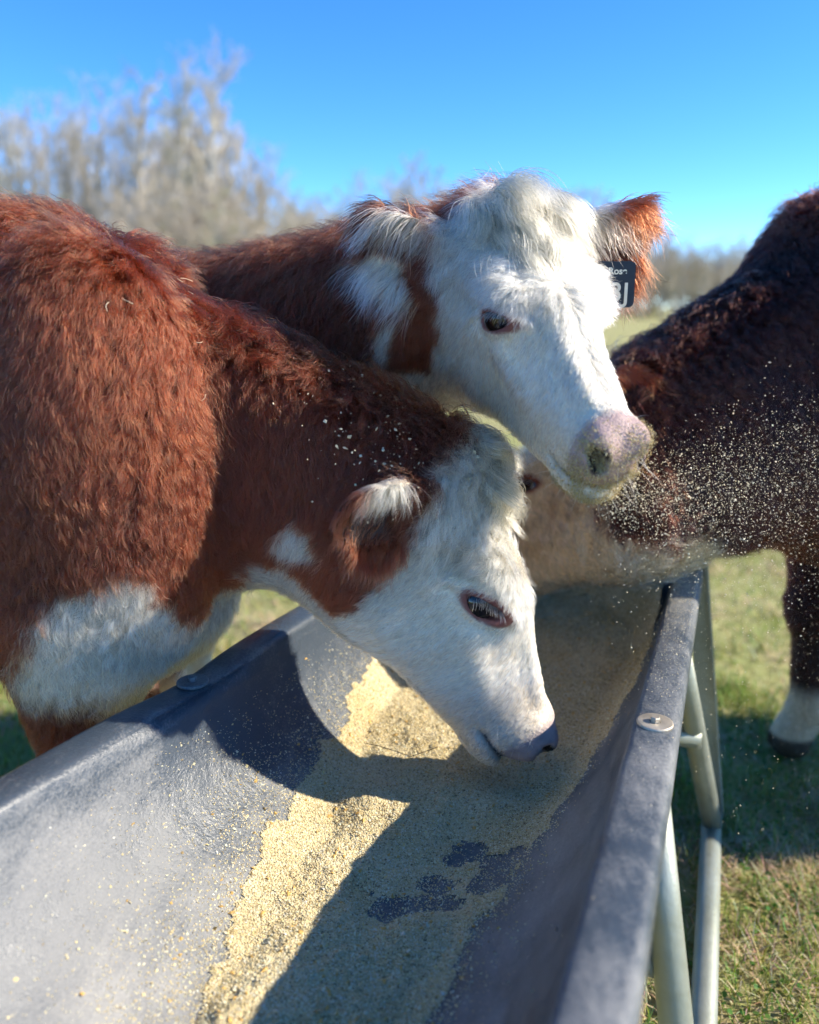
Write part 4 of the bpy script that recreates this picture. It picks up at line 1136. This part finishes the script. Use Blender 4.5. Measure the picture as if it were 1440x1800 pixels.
def button_tag(C, ei, along, off, r_=.014, up=0.0):
    e = C.ears[ei]; d = norm(e['dir']); o_ = norm(np.asarray(e['open']) - d * (np.asarray(e['open']) @ d)); b = np.cross(d, o_)
    c = np.asarray(e['base']) + d * e['len'] * along + o_ * off + b * up
    c = C.org + C.s * (C.R @ c); nn = C.R @ o_; a = C.R @ d; bb = np.cross(nn, a)
    mb = MB(); an = np.linspace(0, 2 * np.pi, 24, endpoint=False)
    ring = lambda r, z: c + r * (np.cos(an)[:, None] * a + np.sin(an)[:, None] * bb) + z * nn
    prof = [(r_ * .98, -.003), (r_, 0), (r_ * .92, .003), (r_ * .5, .0035), (r_ * .35, .007), (.0005, .0075)]
    mb.add(np.concatenate([ring(*p) for p in prof]), [(i * 24 + j, i * 24 + (j + 1) % 24, (i + 1) * 24 + (j + 1) % 24, (i + 1) * 24 + j) for i in range(5) for j in range(24)])
    mb.build('button_tag', M_orange, C.root)
button_tag(A1, 0, .62, .004, .015, .006)
button_tag(A2, 0, .55, .012, .014, .040)

def on_coat(C, n, cond, lift, r):
    u, v, d = px_of(C.V); w = cond(u, v) * ((C.Nrm * norm(CAM - C.V)).sum(1) > .15)
    k = r.choice(len(C.V), n, p=w / w.sum()); return C.V[k] + C.Nrm[k] * (lift * r.uniform(.75, 1.1, n))[:, None] + r.normal(0, .003, (n, 3)), C.Nrm[k]
def make_crumbs():
    r = np.random.default_rng(55)
    def g(cu, cv, su, sv): return lambda u, v: np.exp(-((u - cu) / su) ** 2 - ((v - cv) / sv) ** 2)
    def neckc(u, v): return np.exp(-(((u - 600) * .8 + (v - 780) * .6 - 20) / 110) ** 2 - ((-(u - 600) * .6 + (v - 780) * .8 + 45) / 75) ** 2)
    P1, N1_ = on_coat(A1, 190, neckc, .022, r); P2, N2_ = on_coat(A1, 60, g(690, 785, 45, 18), .020, r); P3, N3_ = on_coat(A1, 30, g(850, 800, 40, 40), .02, r)
    P = np.concatenate([P1, P2, P3]); sz = r.gamma(2.0, .0007, len(P)) + .0006
    V, F = flakes(P, np.minimum(sz, .0042), r=r, flat=.8)
    o = mesh_np('feed_crumbs', V, F, M_grain, False, None, np.repeat(grain_colors(len(P), r, .6), 6, 0)); tag(o, 'pale feed crumbs caught in the dark neck hair', 'crumbs', kind='stuff')
    # meal stuck to the muzzles
    Ps, Ns, Sz = [], [], []
    for C, n in ((A2, 15000), (A1, 2500)):
        q = ((C.V - C.org) @ C.Ri) / C.s
        w = 1.6 * sstep(.460, .495, q[:, 1]) * sstep(-.060, -.110, q[:, 2]) * sstep(.10, .05, np.abs(q[:, 0])) + 1.2 * sstep(.40, .45, q[:, 1]) * sstep(-.165, -.185, q[:, 2])
        w = w * (.25 + sstep(-.3, .4, fbm(C.V, 45, 6, 2)))
        w = w * sstep(.03, .10, q[:, 1] - .36)
        for sg in (1, -1): w = w * sstep(.7, 1.1, np.linalg.norm((q - np.array([sg * .041, .512, -.112])) / np.array([.0155, .038, .0265]), axis=1))
        k = r.choice(len(C.V), n, p=w / w.sum()); Ps.append(C.V[k] + C.Nrm[k] * r.uniform(.0005, .0045, n)[:, None] + r.normal(0, .0025, (n, 3))); Ns.append(C.Nrm[k]); Sz.append(r.uniform(.0006, .0015, n))
    P = np.concatenate(Ps); V, F = flakes(P, np.concatenate(Sz), np.concatenate(Ns), r=r)
    o = mesh_np('muzzle_meal', V, F, M_grain, False, None, np.repeat(grain_colors(len(P), r, .0) * np.array([.78, .72, .62]), 6, 0)); tag(o, 'damp yellow meal stuck to the muzzles', 'meal', kind='stuff')
    # meal flung from the raised muzzle
    mz = A2.org + A2.s * (A2.R @ np.array([-.01, .50, -.17]))
    n = 17000; t = r.beta(1.1, 1.35, n)
    c = mz + np.outer(t, np.array([.74, .42, .0])) + np.array([0, 0, -.02])
    sg = (.016 + .105 * t)[:, None]
    P = c + r.normal(0, 1, (n, 3)) * sg * np.array([.8, 1.1, 1.0]); P[:, 2] -= np.where(r.random(n) < .48, r.exponential(.14, n), r.exponential(.02, n)) * (.35 + t)
    m = 1500; P2 = np.stack([r.uniform(.45, 1.1, m), r.uniform(1.3, 2.1, m), r.uniform(.1, .8, m)], 1)
    P = np.concatenate([P, P2]); n_, s_ = P @ NX, P @ SX
    P = P[(P[:, 2] > .02)]
    sz = np.minimum(r.gamma(1.4, .00034, len(P)) + .0002, .0024)
    V, F = flakes(P, sz, r=r, flat=.8)
    o = mesh_np('flying_meal', V, F, M_grain, False, None, np.repeat(grain_colors(len(P), r, .6), 6, 0)); tag(o, 'spray of feed dust flying from the raised muzzle', 'dust', kind='stuff')
    # meal settled on the rim
    n = 3800; s = 2.2 - np.abs(r.normal(0, .42, n)); s = np.clip(s, .5, 2.2); d = r.uniform(.008, .066, n)
    P = NS(N1 + d, s, RIM + .0078); keep = (s < 2.08); P = P[keep]
    V, F = flakes(P, r.uniform(.0004, .0013, len(P)), np.tile([0, 0, 1.0], (len(P), 1)), r=r)
    o = mesh_np('rim_meal', V, F, M_grain, False, None, np.repeat(grain_colors(len(P), r, .5), 6, 0)); tag(o, 'fine meal scattered along the trough rim', 'meal', kind='stuff')
    # straws in the flank
    n = 13; P, Nn = on_coat(A1, n, lambda u, v: ((u > 10) & (u < 340) & (v > 380) & (v < 800)).astype(float), .026, r)
    mb = MB()
    for p, nn in zip(P, Nn):
        a = norm(np.cross(nn, r.normal(0, 1, 3))); L = r.uniform(.008, .026); b = np.cross(nn, a)
        mb.tube([p + a * L * (t - .5) + b * L * .25 * math.sin(3 * t + p[0] * 50) + nn * .004 * t for t in (0, .33, .66, 1)], .0004, 5)
    o = mb.build('straw_bits', simple('straw', (.72, .60, .42), .7)); tag(o, 'broken straws caught in the curly shoulder coat', 'straw', kind='stuff')
    # twine on the feed
    mb = MB(); ln = []
    for (u, v) in ((640, 1306), (668, 1312), (700, 1322), (722, 1330), (745, 1322), (770, 1313)):
        p = at_px(u, v, 1.45); rd = p - CAM; p = CAM + rd * ((.482 - EYE) / rd[2]); ln.append(p)
    mb.tube(ln, .0007, 6); o = mb.build('twine', simple('twine', (.05, .045, .04), .8)); tag(o, 'thin dark strand of twine lying on the feed under the jaw', 'twine')
make_crumbs()
print('script', round(time.time() - T0, 1))
